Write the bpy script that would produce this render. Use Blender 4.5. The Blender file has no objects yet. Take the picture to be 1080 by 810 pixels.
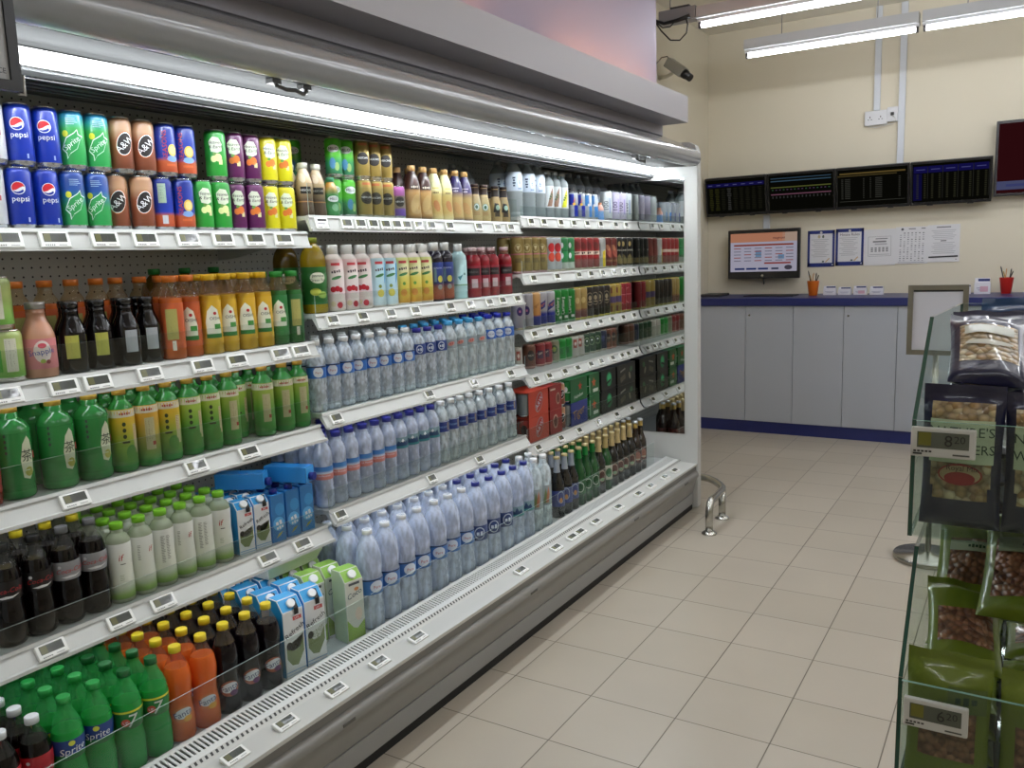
import bpy, bmesh, math, random
from mathutils import Vector, Matrix

SC = bpy.context.scene
COL = SC.collection
rnd = random.Random(11)
PI = math.pi

# ------------------------------------------------------------------ camera, world, exposure
EYE = (0.0, 0.0, 1.4815)
YAW, PITCH, ROLL, FOCAL = 0.5534, 0.1491, -0.0346, 884.0
_cy, _sy, _cp, _sp = math.cos(YAW), math.sin(YAW), math.cos(PITCH), math.sin(PITCH)
_fw = Vector((-_sy * _cp, _cy * _cp, -_sp))
_rt = Vector((_cy, _sy, 0))
_up = _rt.cross(_fw)
_r2 = _rt * math.cos(ROLL) + _up * math.sin(ROLL)
_u2 = _up * math.cos(ROLL) - _rt * math.sin(ROLL)
cd = bpy.data.cameras.new('camera')
cd.sensor_width = 36.0
cd.lens = FOCAL / 1080 * 36.0
cd.clip_start = 0.02
cam = bpy.data.objects.new('camera', cd)
COL.objects.link(cam)
cam.matrix_world = Matrix(((_r2.x, _u2.x, -_fw.x, EYE[0]), (_r2.y, _u2.y, -_fw.y, EYE[1]),
                           (_r2.z, _u2.z, -_fw.z, EYE[2]), (0, 0, 0, 1)))
SC.camera = cam
wd = bpy.data.worlds.new('world')
SC.world = wd
wd.use_nodes = True
wd.node_tree.nodes['Background'].inputs[0].default_value = (0.55, 0.6, 0.7, 1)
wd.node_tree.nodes['Background'].inputs[1].default_value = 0.05
SC.view_settings.view_transform = 'Standard'
SC.view_settings.look = 'None'
SC.view_settings.gamma = 1
SC.view_settings.use_curve_mapping = False
SC.view_settings.exposure = 0.75
try:
    SC.cycles.max_bounces = 10
    SC.cycles.diffuse_bounces = 6
    SC.cycles.glossy_bounces = 4
    SC.cycles.transmission_bounces = 4
    SC.cycles.transparent_max_bounces = 20
    SC.cycles.caustics_reflective = False
    SC.cycles.caustics_refractive = False
    SC.cycles.sample_clamp_indirect = 6
except Exception:
    pass

LAMP_ROOM = 22.0      # ceiling batten tubes
LAMP_CASE = 64.0     # open underside of the canopy lamp; its side diffuser is dimmer
LAMP_SIDE = 5.0
LAMP_SHELF = 8.0      # light strips under the front edge of each shelf
LAMP_COVE = 34.0      # warm cove strips on the bulkhead ledge

# ------------------------------------------------------------------ materials
def lin(c):
    if isinstance(c, str):
        c = c.lstrip('#')
        c = [int(c[i:i + 2], 16) / 255 for i in (0, 2, 4)]
    return tuple((x / 12.92 if x <= 0.04045 else ((x + 0.055) / 1.055) ** 2.4) for x in c) + (1.0,)

_mats = {}
def M(hexc, rough=0.45, metal=0.0, coat=0.0, spec=0.5):
    key = (hexc, rough, metal, coat, spec)
    if key in _mats:
        return _mats[key]
    m = bpy.data.materials.new('surface')
    m.use_nodes = True
    b = m.node_tree.nodes['Principled BSDF']
    b.inputs['Base Color'].default_value = lin(hexc)
    b.inputs['Roughness'].default_value = rough
    b.inputs['Metallic'].default_value = metal
    b.inputs['Coat Weight'].default_value = coat
    b.inputs['Specular IOR Level'].default_value = spec
    _mats[key] = m
    return m

def EM(hexc, strength):
    key = ('em', hexc, strength)
    if key in _mats:
        return _mats[key]
    m = bpy.data.materials.new('glow')
    m.use_nodes = True
    nt = m.node_tree
    nt.nodes.clear()
    e = nt.nodes.new('ShaderNodeEmission')
    e.inputs[0].default_value = lin(hexc)
    e.inputs[1].default_value = strength
    o = nt.nodes.new('ShaderNodeOutputMaterial')
    nt.links.new(e.outputs[0], o.inputs[0])
    _mats[key] = m
    return m

def CLEAR(tint='#f4f8fa', milk=0.0, milkcol='#dfeaf4', rough=0.06, fres=1.33, bump=0.0, bscale=60.0, fmax=0.55, refr=0.0):
    """thin clear plastic or glass: see-through with a fresnel gloss and an optional milky share"""
    key = ('clear', tint, milk, milkcol, rough, fres, bump, bscale, fmax, refr)
    if key in _mats:
        return _mats[key]
    m = bpy.data.materials.new('clear_plastic')
    m.use_nodes = True
    nt = m.node_tree
    nt.nodes.clear()
    N = nt.nodes.new
    L = nt.links.new
    tr = N('ShaderNodeBsdfTransparent'); tr.inputs[0].default_value = lin(tint)
    gl = N('ShaderNodeBsdfGlossy'); gl.inputs['Roughness'].default_value = rough
    rf = None
    if refr > 0:
        rf = N('ShaderNodeBsdfRefraction'); rf.inputs['Color'].default_value = lin(tint); rf.inputs['Roughness'].default_value = 0.03; rf.inputs['IOR'].default_value = 1.25
        mr_ = N('ShaderNodeMixShader'); mr_.inputs[0].default_value = refr
        L(tr.outputs[0], mr_.inputs[1]); L(rf.outputs[0], mr_.inputs[2])
        tr = mr_
    base = tr
    lw = N('ShaderNodeLayerWeight'); lw.inputs['Blend'].default_value = 0.5
    pw = N('ShaderNodeMath'); pw.operation = 'POWER'; L(lw.outputs['Facing'], pw.inputs[0]); pw.inputs[1].default_value = 4.0
    fr = N('ShaderNodeMapRange'); L(pw.outputs[0], fr.inputs['Value'])
    f0 = ((fres - 1) / (fres + 1)) ** 2
    fr.inputs['To Min'].default_value = f0; fr.inputs['To Max'].default_value = fmax
    mx = N('ShaderNodeMixShader')
    if milk > 0:
        df = N('ShaderNodeBsdfDiffuse'); df.inputs[0].default_value = lin(milkcol)
        tl = N('ShaderNodeBsdfTranslucent'); tl.inputs[0].default_value = lin(milkcol)
        m0 = N('ShaderNodeMixShader'); m0.inputs[0].default_value = 0.3
        L(df.outputs[0], m0.inputs[1]); L(tl.outputs[0], m0.inputs[2])
        m1 = N('ShaderNodeMixShader'); m1.inputs[0].default_value = milk
        if bump > 0:      # cloudy share mottled by noise, painting in the look of refraction
            tq = N('ShaderNodeTexCoord'); mq = N('ShaderNodeMapping'); mq.inputs['Scale'].default_value = (1, 1, .4)
            nq = N('ShaderNodeTexNoise'); nq.inputs['Scale'].default_value = bscale * .9; nq.inputs['Detail'].default_value = 2
            rq = N('ShaderNodeMapRange'); rq.inputs['From Min'].default_value = .38; rq.inputs['From Max'].default_value = .62
            rq.inputs['To Min'].default_value = milk - .28; rq.inputs['To Max'].default_value = min(1, milk + .2)
            L(tq.outputs['Object'], mq.inputs[0]); L(mq.outputs[0], nq.inputs['Vector']); L(nq.outputs[0], rq.inputs['Value']); L(rq.outputs[0], m1.inputs[0])
        L(tr.outputs[0], m1.inputs[1]); L(m0.outputs[0], m1.inputs[2])
        base = m1
    if bump > 0:
        tc = N('ShaderNodeTexCoord')
        vo = N('ShaderNodeTexVoronoi'); vo.inputs['Scale'].default_value = bscale
        L(tc.outputs['Object'], vo.inputs['Vector'])
        bp = N('ShaderNodeBump'); bp.inputs['Strength'].default_value = bump; bp.inputs['Distance'].default_value = 0.004
        L(vo.outputs['Distance'], bp.inputs['Height'])
        if rf:
            L(bp.outputs[0], rf.inputs['Normal'])
        L(bp.outputs[0], gl.inputs['Normal']); L(bp.outputs[0], lw.inputs['Normal'])
        bp2 = N('ShaderNodeBump'); bp2.inputs['Strength'].default_value = bump * .35; bp2.inputs['Distance'].default_value = 0.002
        L(vo.outputs['Distance'], bp2.inputs['Height'])
        if milk > 0:
            L(bp2.outputs[0], df.inputs['Normal'])
    L(fr.outputs[0], mx.inputs[0]); L(base.outputs[0], mx.inputs[1]); L(gl.outputs[0], mx.inputs[2])
    o = N('ShaderNodeOutputMaterial')
    L(mx.outputs[0], o.inputs[0])
    _mats[key] = m
    return m

def LIQ(hexc, share=0.4, rough=0.08):
    """coloured drink in a clear bottle: glossy, letting some light through"""
    key = ('liq', hexc, share)
    if key in _mats:
        return _mats[key]
    m = bpy.data.materials.new('drink')
    m.use_nodes = True
    nt = m.node_tree
    b = nt.nodes['Principled BSDF']
    b.inputs['Base Color'].default_value = lin(hexc)
    b.inputs['Roughness'].default_value = rough
    b.inputs['Coat Weight'].default_value = 0.5
    t = nt.nodes.new('ShaderNodeBsdfTranslucent')
    t.inputs[0].default_value = lin(hexc)
    mx = nt.nodes.new('ShaderNodeMixShader')
    mx.inputs[0].default_value = share
    nt.links.new(b.outputs[0], mx.inputs[1])
    nt.links.new(t.outputs[0], mx.inputs[2])
    nt.links.new(mx.outputs[0], nt.nodes['Material Output'].inputs[0])
    _mats[key] = m
    return m

def GRAD(name, stops, axis='Z', rough=0.3, metal=0.0, coat=0.3):
    """principled with a printed colour ramp along an object axis (a design printed on the thing)"""
    key = ('grad', name)
    if key in _mats:
        return _mats[key]
    m = bpy.data.materials.new('printed_design')
    m.use_nodes = True
    nt = m.node_tree
    b = nt.nodes['Principled BSDF']
    tc = nt.nodes.new('ShaderNodeTexCoord')
    sp = nt.nodes.new('ShaderNodeSeparateXYZ')
    nt.links.new(tc.outputs['Object'], sp.inputs[0])
    mr = nt.nodes.new('ShaderNodeMapRange')
    lo, hi = stops[0][0], stops[-1][0]
    mr.inputs['From Min'].default_value = lo
    mr.inputs['From Max'].default_value = hi
    nt.links.new(sp.outputs[axis], mr.inputs['Value'])
    cr = nt.nodes.new('ShaderNodeValToRGB')
    el = cr.color_ramp.elements
    for i, (p, c) in enumerate(stops):
        q = (p - lo) / (hi - lo)
        if i < 2:
            el[i].position = q
            el[i].color = lin(c)
        else:
            e = el.new(q)
            e.color = lin(c)
    nt.links.new(mr.outputs[0], cr.inputs[0])
    nt.links.new(cr.outputs[0], b.inputs['Base Color'])
    b.inputs['Roughness'].default_value = rough
    b.inputs['Metallic'].default_value = metal
    b.inputs['Coat Weight'].default_value = coat
    _mats[key] = m
    return m

def nodemat(name):
    m = bpy.data.materials.new(name)
    m.use_nodes = True
    return m, m.node_tree, m.node_tree.nodes['Principled BSDF']

WHITE_METAL = M('#bfc0bd', 0.38)
CASE_GREY = M('#9a9a96', 0.32, 0.0, 0.4)
CANOPY_GREY = M('#8f9195', 0.22, 0.0, 0.5)
BLACK = M('#0b0b0c', 0.4)
DARK = M('#1b1b1d', 0.5)
STEEL = M('#b9b9b4', 0.22, 1.0)
CAPW = M('#eceef0', 0.35)
GUARD = CLEAR('#f6f9f8', 0.0, '#e8eeee', 0.04, 1.4, fmax=0.25)
GLASS_EDGE = M('#1f4a3c', 0.1, 0.0, 0.5)

# ------------------------------------------------------------------ mesh builder
_txt = {}
def text2d(s):
    """flat outline mesh of a short text: verts (x, y), triangles, width"""
    if s in _txt:
        return _txt[s]
    cu = bpy.data.curves.new('lettering', 'FONT')
    cu.body = s
    cu.size = 1.0
    cu.resolution_u = 2
    ob = bpy.data.objects.new('lettering', cu)
    COL.objects.link(ob)
    dg = bpy.context.evaluated_depsgraph_get()
    me = bpy.data.meshes.new_from_object(ob.evaluated_get(dg))
    bm = bmesh.new()
    bm.from_mesh(me)
    bmesh.ops.triangulate(bm, faces=bm.faces)
    for _ in range(3):
        ed = [e for e in bm.edges if e.calc_length() > 0.22]
        if not ed:
            break
        bmesh.ops.subdivide_edges(bm, edges=ed, cuts=1)
        bmesh.ops.triangulate(bm, faces=bm.faces)
    vs = [(v.co.x, v.co.y) for v in bm.verts]
    bm.verts.index_update()
    fs = [[v.index for v in f.verts] for f in bm.faces]
    bm.free()
    bpy.data.objects.remove(ob)
    bpy.data.meshes.remove(me)
    bpy.data.curves.remove(cu)
    x0 = min(v[0] for v in vs); x1 = max(v[0] for v in vs)
    y0 = min(v[1] for v in vs); y1 = max(v[1] for v in vs)
    cx, cyy = (x0 + x1) / 2, (y0 + y1) / 2
    vs = [(v[0] - cx, v[1] - cyy) for v in vs]
    _txt[s] = (vs, fs, x1 - x0, y1 - y0)
    return _txt[s]

class MB:
    def __init__(self):
        self.v = []; self.f = []; self.mi = []; self.sm = []; self.mats = []
    def mid(self, m):
        if m not in self.mats:
            self.mats.append(m)
        return self.mats.index(m)
    def face(self, idx, m, smooth=False):
        self.f.append(list(idx)); self.mi.append(self.mid(m)); self.sm.append(smooth)
    def poly(self, pts, m, smooth=False):
        b = len(self.v)
        self.v += [tuple(p) for p in pts]
        self.face(range(b, b + len(pts)), m, smooth)
    def box(self, x0, x1, y0, y1, z0, z1, m):
        b = len(self.v)
        self.v += [(x0, y0, z0), (x1, y0, z0), (x1, y1, z0), (x0, y1, z0), (x0, y0, z1), (x1, y0, z1), (x1, y1, z1), (x0, y1, z1)]
        for q in ((0, 3, 2, 1), (4, 5, 6, 7), (0, 1, 5, 4), (1, 2, 6, 5), (2, 3, 7, 6), (3, 0, 4, 7)):
            self.face([b + i for i in q], m)
        return self
    def lathe(self, prof, m, n=20, c=(0, 0, 0), caps=True, ridge=0.0, smooth=True):
        b = len(self.v)
        k = len(prof)
        for (r, z) in prof:
            for i in range(n):
                a = 2 * PI * i / n
                rr = r * (1 + (ridge if i % 2 else 0))
                self.v.append((c[0] + rr * math.cos(a), c[1] + rr * math.sin(a), c[2] + z))
        for j in range(k - 1):
            mm = m[j] if isinstance(m, (list, tuple)) else m
            for i in range(n):
                i2 = (i + 1) % n
                self.face((b + j * n + i, b + j * n + i2, b + (j + 1) * n + i2, b + (j + 1) * n + i), mm, smooth)
        m0 = m[0] if isinstance(m, (list, tuple)) else m
        m1 = m[-1] if isinstance(m, (list, tuple)) else m
        if caps:
            if prof[0][0] > 1e-6:
                self.face([b + i for i in reversed(range(n))], m0)
            if prof[-1][0] > 1e-6:
                self.face([b + (k - 1) * n + i for i in range(n)], m1)
        return self
    def tube(self, path, r, m, n=8, cap=True):
        P = [Vector(p) for p in path]
        b = len(self.v)
        prev = None
        for i, p in enumerate(P):
            t = (P[min(i + 1, len(P) - 1)] - P[max(i - 1, 0)]).normalized()
            if prev is None:
                a = Vector((0, 0, 1)) if abs(t.z) < 0.9 else Vector((1, 0, 0))
                x = t.cross(a).normalized()
            else:
                x = (prev - t * prev.dot(t)).normalized()
            y = t.cross(x)
            prev = x
            rr = r[i] if isinstance(r, (list, tuple)) else r
            for k in range(n):
                a = 2 * PI * k / n
                self.v.append(tuple(p + x * (rr * math.cos(a)) + y * (rr * math.sin(a))))
        for i in range(len(P) - 1):
            for k in range(n):
                k2 = (k + 1) % n
                self.face((b + i * n + k, b + i * n + k2, b + (i + 1) * n + k2, b + (i + 1) * n + k), m, True)
        if cap:
            self.face([b + k for k in reversed(range(n))], m)
            self.face([b + (len(P) - 1) * n + k for k in range(n)], m)
        return self
    def prism(self, poly, y0, y1, m, axis='y'):
        """polygon in (x, z) extruded along y (axis='y'), or in (y, z) along x (axis='x')"""
        def P(a, z, t):
            return (a, t, z) if axis == 'y' else (t, a, z)
        b = len(self.v)
        k = len(poly)
        for (a, z) in poly:
            self.v.append(P(a, z, y0))
        for (a, z) in poly:
            self.v.append(P(a, z, y1))
        ar = sum(poly[i][0] * poly[(i + 1) % k][1] - poly[(i + 1) % k][0] * poly[i][1] for i in range(k))
        flip = (ar > 0) != (axis == 'x')
        for i in range(k):
            j = (i + 1) % k
            mm = m[i] if isinstance(m, (list, tuple)) else m
            q = [b + i, b + j, b + k + j, b + k + i]
            self.face(q if not flip else q[::-1], mm)
        mm = m[0] if isinstance(m, (list, tuple)) else m
        e0 = [b + i for i in range(k)]
        e1 = [b + k + i for i in range(k)]
        if flip:
            self.face(e0, mm); self.face(e1[::-1], mm)
        else:
            self.face(e0[::-1], mm); self.face(e1, mm)
        return self
    # ---- flat artwork on a surface: mp(u, v, lift) -> point
    def d_rect(self, mp, u, v, w, h, m, rot=0.0, lift=1, seg=None):
        n = seg or max(1, int(abs(w) / 0.005) if rot == 0 else 4)
        b = len(self.v)
        cs, sn = math.cos(rot), math.sin(rot)
        for j in (-.5, .5):
            for i in range(n + 1):
                a = (i / n - .5) * w; c = j * h
                self.v.append(mp(u + a * cs - c * sn, v + a * sn + c * cs, lift))
        for i in range(n):
            self.face((b + i, b + i + 1, b + n + 1 + i + 1, b + n + 1 + i), m)
    def d_ell(self, mp, u, v, ru, rv, m, rot=0.0, lift=1, a0=0.0, a1=2 * PI, n=20):
        b = len(self.v)
        cs, sn = math.cos(rot), math.sin(rot)
        full = abs(a1 - a0 - 2 * PI) < 1e-6
        self.v.append(mp(u, v, lift))
        k = n if full else n + 1
        nr = max(1, min(6, int(math.ceil(ru / .0045))))
        for q in range(1, nr + 1):
            ring = q / nr
            for i in range(k):
                t = a0 + (a1 - a0) * i / n
                a, c = ru * ring * math.cos(t), rv * ring * math.sin(t)
                self.v.append(mp(u + a * cs - c * sn, v + a * sn + c * cs, lift))
        for i in range(n):
            i2 = (i + 1) % k
            self.face((b, b + 1 + i, b + 1 + i2), m)
            for q in range(nr - 1):
                o = b + 1 + q * k
                self.face((o + i, o + k + i, o + k + i2, o + i2), m)
    def d_text(self, mp, s, u, v, size, m, rot=0.0, shear=0.0, lift=2, width=None):
        vs, fs, w, h = text2d(s)
        kx = (width / (w * size)) if width else 1.0
        b = len(self.v)
        cs, sn = math.cos(rot), math.sin(rot)
        for (x, y) in vs:
            a = (x + shear * y) * size * kx; c = y * size
            self.v.append(mp(u + a * cs - c * sn, v + a * sn + c * cs, lift))
        for f in fs:
            self.face([b + i for i in f], m)
    def d_poly(self, mp, pts, m, lift=1):
        P = []
        for (p, q) in zip(pts, list(pts[1:]) + [pts[0]]):
            k = max(1, int(math.hypot(q[0] - p[0], q[1] - p[1]) / .006))
            P += [(p[0] + (q[0] - p[0]) * i / k, p[1] + (q[1] - p[1]) * i / k) for i in range(k)]
        cu = sum(p[0] for p in P) / len(P); cv = sum(p[1] for p in P) / len(P)
        nr = max(1, min(6, int(math.ceil(max(abs(p[0] - cu) for p in P) / .0045))))
        b = len(self.v)
        n = len(P)
        self.v.append(mp(cu, cv, lift))
        for r in range(1, nr + 1):
            for (u, v) in P:
                self.v.append(mp(cu + (u - cu) * r / nr, cv + (v - cv) * r / nr, lift))
        for i in range(n):
            i2 = (i + 1) % n
            self.face((b, b + 1 + i, b + 1 + i2), m)
            for r in range(nr - 1):
                o = b + 1 + r * n
                self.face((o + i, o + n + i, o + n + i2, o + i2), m)
    def mesh(self, name, bevel=0.0, seg=2, auto=0):
        me = bpy.data.meshes.new(name)
        me.from_pydata(self.v, [], self.f)
        for m in self.mats:
            me.materials.append(m)
        me.polygons.foreach_set('material_index', self.mi)
        me.polygons.foreach_set('use_smooth', self.sm)
        if bevel > 0:
            bm = bmesh.new()
            bm.from_mesh(me)
            bmesh.ops.remove_doubles(bm, verts=bm.verts, dist=1e-6)
            ed = [e for e in bm.edges if len(e.link_faces) == 2 and e.calc_face_angle(0) > 0.6]
            bmesh.ops.bevel(bm, geom=ed, offset=bevel, segments=seg, affect='EDGES', profile=0.6, clamp_overlap=True)
            bm.to_mesh(me)
            bm.free()
        if auto:
            bm = bmesh.new()
            bm.from_mesh(me)
            bmesh.ops.remove_doubles(bm, verts=bm.verts, dist=1e-6)
            bmesh.ops.recalc_face_normals(bm, faces=bm.faces)
            bm.to_mesh(me)
            bm.free()
            for p_ in me.polygons:
                p_.use_smooth = True
            me.set_sharp_from_angle(angle=math.radians(auto))
        me.update()
        return me
    def build(self, name, parent=None, bevel=0.0, loc=(0, 0, 0), rz=0.0, seg=2, auto=0):
        o = bpy.data.objects.new(name, self.mesh(name, bevel, seg, auto))
        COL.objects.link(o)
        o.location = loc
        o.rotation_euler = (0, 0, rz)
        if parent is not None:
            o.parent = parent
        return o

def tag(o, label, cat, group=None):
    o['label'] = label
    o['category'] = cat
    if group:
        o['group'] = group
    return o

def thing(name, label, cat, loc=(0, 0, 0), rz=0.0, group=None):
    o = bpy.data.objects.new(name, None)
    COL.objects.link(o)
    o.empty_display_size = 0.05
    o.location = loc
    o.rotation_euler = (0, 0, rz)
    return tag(o, label, cat, group)

def struct(o):
    o['kind'] = 'structure'
    return o

def plane_map(o, ux, uy, nz, step=0.0005):
    o, ux, uy, nz = Vector(o), Vector(ux).normalized(), Vector(uy).normalized(), Vector(nz).normalized()
    return lambda u, v, l: tuple(o + ux * u + uy * v + nz * (step * l))

ORD = ['first', 'second', 'third', 'fourth', 'fifth', 'sixth', 'seventh', 'eighth', 'ninth', 'tenth', 'eleventh', 'twelfth', 'thirteenth', 'fourteenth', 'fifteenth', 'sixteenth']
def pos(i, n):
    if n == 1:
        return ''
    if i == 0:
        return 'leftmost'
    if i == n - 1:
        return 'rightmost'
    if n == 3:
        return 'middle one'
    return ORD[i] + ' from left'
# ------------------------------------------------------------------ the room
WX, WY = -2.46, 7.40          # wall planes
CEIL = 3.32
def wallmat():
    m, nt, b = nodemat('painted_wall')
    tc = nt.nodes.new('ShaderNodeTexCoord')
    no = nt.nodes.new('ShaderNodeTexNoise'); no.inputs['Scale'].default_value = 1.3; no.inputs['Detail'].default_value = 6
    nt.links.new(tc.outputs['Object'], no.inputs['Vector'])
    cr = nt.nodes.new('ShaderNodeValToRGB')
    cr.color_ramp.elements[0].color = lin('#cfc8b4'); cr.color_ramp.elements[1].color = lin('#d5cebb')
    nt.links.new(no.outputs[0], cr.inputs[0]); nt.links.new(cr.outputs[0], b.inputs['Base Color'])
    n2 = nt.nodes.new('ShaderNodeTexNoise'); n2.inputs['Scale'].default_value = 220
    nt.links.new(tc.outputs['Object'], n2.inputs['Vector'])
    bp = nt.nodes.new('ShaderNodeBump'); bp.inputs['Strength'].default_value = 0.06; bp.inputs['Distance'].default_value = 0.002
    nt.links.new(n2.outputs[0], bp.inputs['Height']); nt.links.new(bp.outputs[0], b.inputs['Normal'])
    b.inputs['Roughness'].default_value = 0.7
    return m
WALL = wallmat()
def floormat():
    m, nt, b = nodemat('floor_tiles')
    N, L = nt.nodes.new, nt.links.new
    T, X0, Y0, G = 0.3001, -1.2017, 3.5868, 0.0016
    tc = N('ShaderNodeTexCoord'); sp = N('ShaderNodeSeparateXYZ'); L(tc.outputs['Object'], sp.inputs[0])
    cells, dists = [], []
    for ax, o0 in (('X', X0), ('Y', Y0)):
        s = N('ShaderNodeMath'); s.operation = 'SUBTRACT'; L(sp.outputs[ax], s.inputs[0]); s.inputs[1].default_value = o0
        d = N('ShaderNodeMath'); d.operation = 'DIVIDE'; L(s.outputs[0], d.inputs[0]); d.inputs[1].default_value = T
        fl = N('ShaderNodeMath'); fl.operation = 'FLOOR'; L(d.outputs[0], fl.inputs[0]); cells.append(fl)
        pp = N('ShaderNodeMath'); pp.operation = 'PINGPONG'; L(s.outputs[0], pp.inputs[0]); pp.inputs[1].default_value = T / 2
        # distance to the nearest joint: pingpong runs 0..T/2..0 between joints
        dists.append(pp)
    mn = N('ShaderNodeMath'); mn.operation = 'MINIMUM'; L(dists[0].outputs[0], mn.inputs[0]); L(dists[1].outputs[0], mn.inputs[1])
    g = N('ShaderNodeMapRange'); g.inputs['From Min'].default_value = G * .7; g.inputs['From Max'].default_value = G * 1.5
    L(mn.outputs[0], g.inputs['Value'])
    cx = N('ShaderNodeCombineXYZ'); L(cells[0].outputs[0], cx.inputs[0]); L(cells[1].outputs[0], cx.inputs[1])
    wn = N('ShaderNodeTexWhiteNoise'); wn.noise_dimensions = '3D'; L(cx.outputs[0], wn.inputs['Vector'])
    cr = N('ShaderNodeValToRGB'); cr.color_ramp.elements[0].color = lin('#b3aa9a'); cr.color_ramp.elements[1].color = lin('#b9b0a1')
    L(wn.outputs['Value'], cr.inputs[0])
    no = N('ShaderNodeTexNoise'); no.inputs['Scale'].default_value = 2.2; no.inputs['Detail'].default_value = 8; L(tc.outputs['Object'], no.inputs['Vector'])
    mx = N('ShaderNodeMixRGB'); mx.blend_type = 'MULTIPLY'; mx.inputs[0].default_value = 0.18
    L(cr.outputs[0], mx.inputs[1]); L(no.outputs[0], mx.inputs[2])
    m2 = N('ShaderNodeMixRGB'); m2.inputs[1].default_value = lin('#5d5446'); L(g.outputs[0], m2.inputs[0]); L(mx.outputs[0], m2.inputs[2])
    L(m2.outputs[0], b.inputs['Base Color'])
    rr = N('ShaderNodeMapRange'); rr.inputs['To Min'].default_value = 0.26; rr.inputs['To Max'].default_value = 0.32
    L(no.outputs[0], rr.inputs['Value']); L(rr.outputs[0], b.inputs['Roughness'])
    bp = N('ShaderNodeBump'); bp.inputs['Strength'].default_value = 0.5; bp.inputs['Distance'].default_value = 0.0012
    L(g.outputs[0], bp.inputs['Height']); L(bp.outputs[0], b.inputs['Normal'])
    return m

RX, BY = 3.2, -2.6
struct(MB().box(WX - .1, RX + .1, BY - .1, WY + .1, -.1, 0, floormat()).build('floor'))
struct(MB().box(WX - .1, RX + .1, BY - .1, WY + .1, CEIL, CEIL + .1, M('#dcd8cc', 0.8)).build('ceiling'))
struct(MB().box(WX - .1, WX, BY, WY, 0, CEIL, WALL).build('wall_left'))
struct(MB().box(WX, RX, WY, WY + .1, 0, CEIL, WALL).build('wall_back'))
struct(MB().box(RX, RX + .1, BY, WY, 0, CEIL, WALL).build('wall_right'))
struct(MB().box(WX, RX, BY - .1, BY, 0, CEIL, WALL).build('wall_front'))

# bulkhead over the display case: lit upper panel, ledge board, recessed band
BY0, BY1 = 0.45, 4.55
BOARD = M('#a8a6ac', 0.5)
bk = thing('bulkhead', 'lilac grey bulkhead with a projecting ledge board above the drinks case', 'bulkhead', (WX, BY0, 2.16))
bk['kind'] = 'structure'
def bpart(name, x0, x1, y0, y1, z0, z1, m, bevel=0.0):
    return MB().box(x0 - WX, x1 - WX, y0 - BY0, y1 - BY0, z0 - 2.16, z1 - 2.16, m).build(name, bk, bevel)
bpart('upper_panel', WX + .002, -1.805, BY0, BY1, 2.235, CEIL - .002, M('#9c96ae', 0.6))
bpart('ledge_board', -1.803, -1.626, BY0, BY1, 2.178, 2.232, BOARD)
bpart('ledge_lip', -1.645, -1.626, BY0, BY1, 2.232, 2.316, BOARD)
bpart('recessed_band', WX + .002, -1.772, BY0, BY1, 2.1246, 2.177, M('#97949c', 0.5))
for i, (a, b_) in enumerate(((1.9, 2.75), (3.35, 4.45))):
    ls = MB()
    ls.box(-1.752, -1.732, a, b_, 2.2325, 2.2385, M('#dddddd', .5))
    ls.box(-1.750, -1.734, a, b_, 2.2385, 2.243, EM('#ffa862', LAMP_COVE))
    tag(ls.build('cove_light'), 'warm cove light strip on the bulkhead ledge, ' + ('nearer the camera' if i == 0 else 'toward the far end'), 'light', 'warm light strips on the bulkhead ledge')
# ------------------------------------------------------------------ the refrigerated display case
FY0, FY1 = 0.645, 4.55
BAYS = {1: (0.645, 1.934), 2: (1.936, 3.224), 3: (3.226, 4.540)}
SX = -1.926            # front edge of the shelves
SHELF = {'b1r1': 1.583, 'b1r2': 1.242, 'b1r3': 0.972, 'b1r4': 0.637,
         'b2r1': 1.634, 'b2r2': 1.325, 'b2r3': 1.005, 'b2r4': 0.681,
         'b3r1': 1.662, 'b3r2': 1.409, 'b3r3': 1.156, 'b3r4': 0.946, 'b3r5': 0.626}
DECKZ = 0.2876
for _k in ('b1d', 'b2d', 'b3d'):
    SHELF[_k] = DECKZ
GUARDH = {'b1r1': 0.0, 'b1r2': .075, 'b1r3': .085, 'b1r4': .058, 'b2r1': .10, 'b2r2': .06, 'b2r3': .03, 'b2r4': .065,
          'b3r1': .045, 'b3r2': .058, 'b3r3': .05, 'b3r4': .095, 'b3r5': .075}
LEAN = {'b1r1': .012, 'b1r2': .018, 'b1r3': .026, 'b1r4': .030, 'b2r1': .012, 'b2r2': .018, 'b2r3': .026, 'b2r4': .030,
        'b3r1': .010, 'b3r2': .014, 'b3r3': .018, 'b3r4': .024, 'b3r5': .030}
case = thing('refrigerated_display_case', 'long white open refrigerated display case filled with cold drinks', 'display fridge', (0, FY0, 0))
def cpart(mb, name, parent=None, **k):
    o = mb.build(name, case if parent is None else parent, **k)
    if parent is None:
        o.location = (0, -FY0, 0)
    return o

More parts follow.
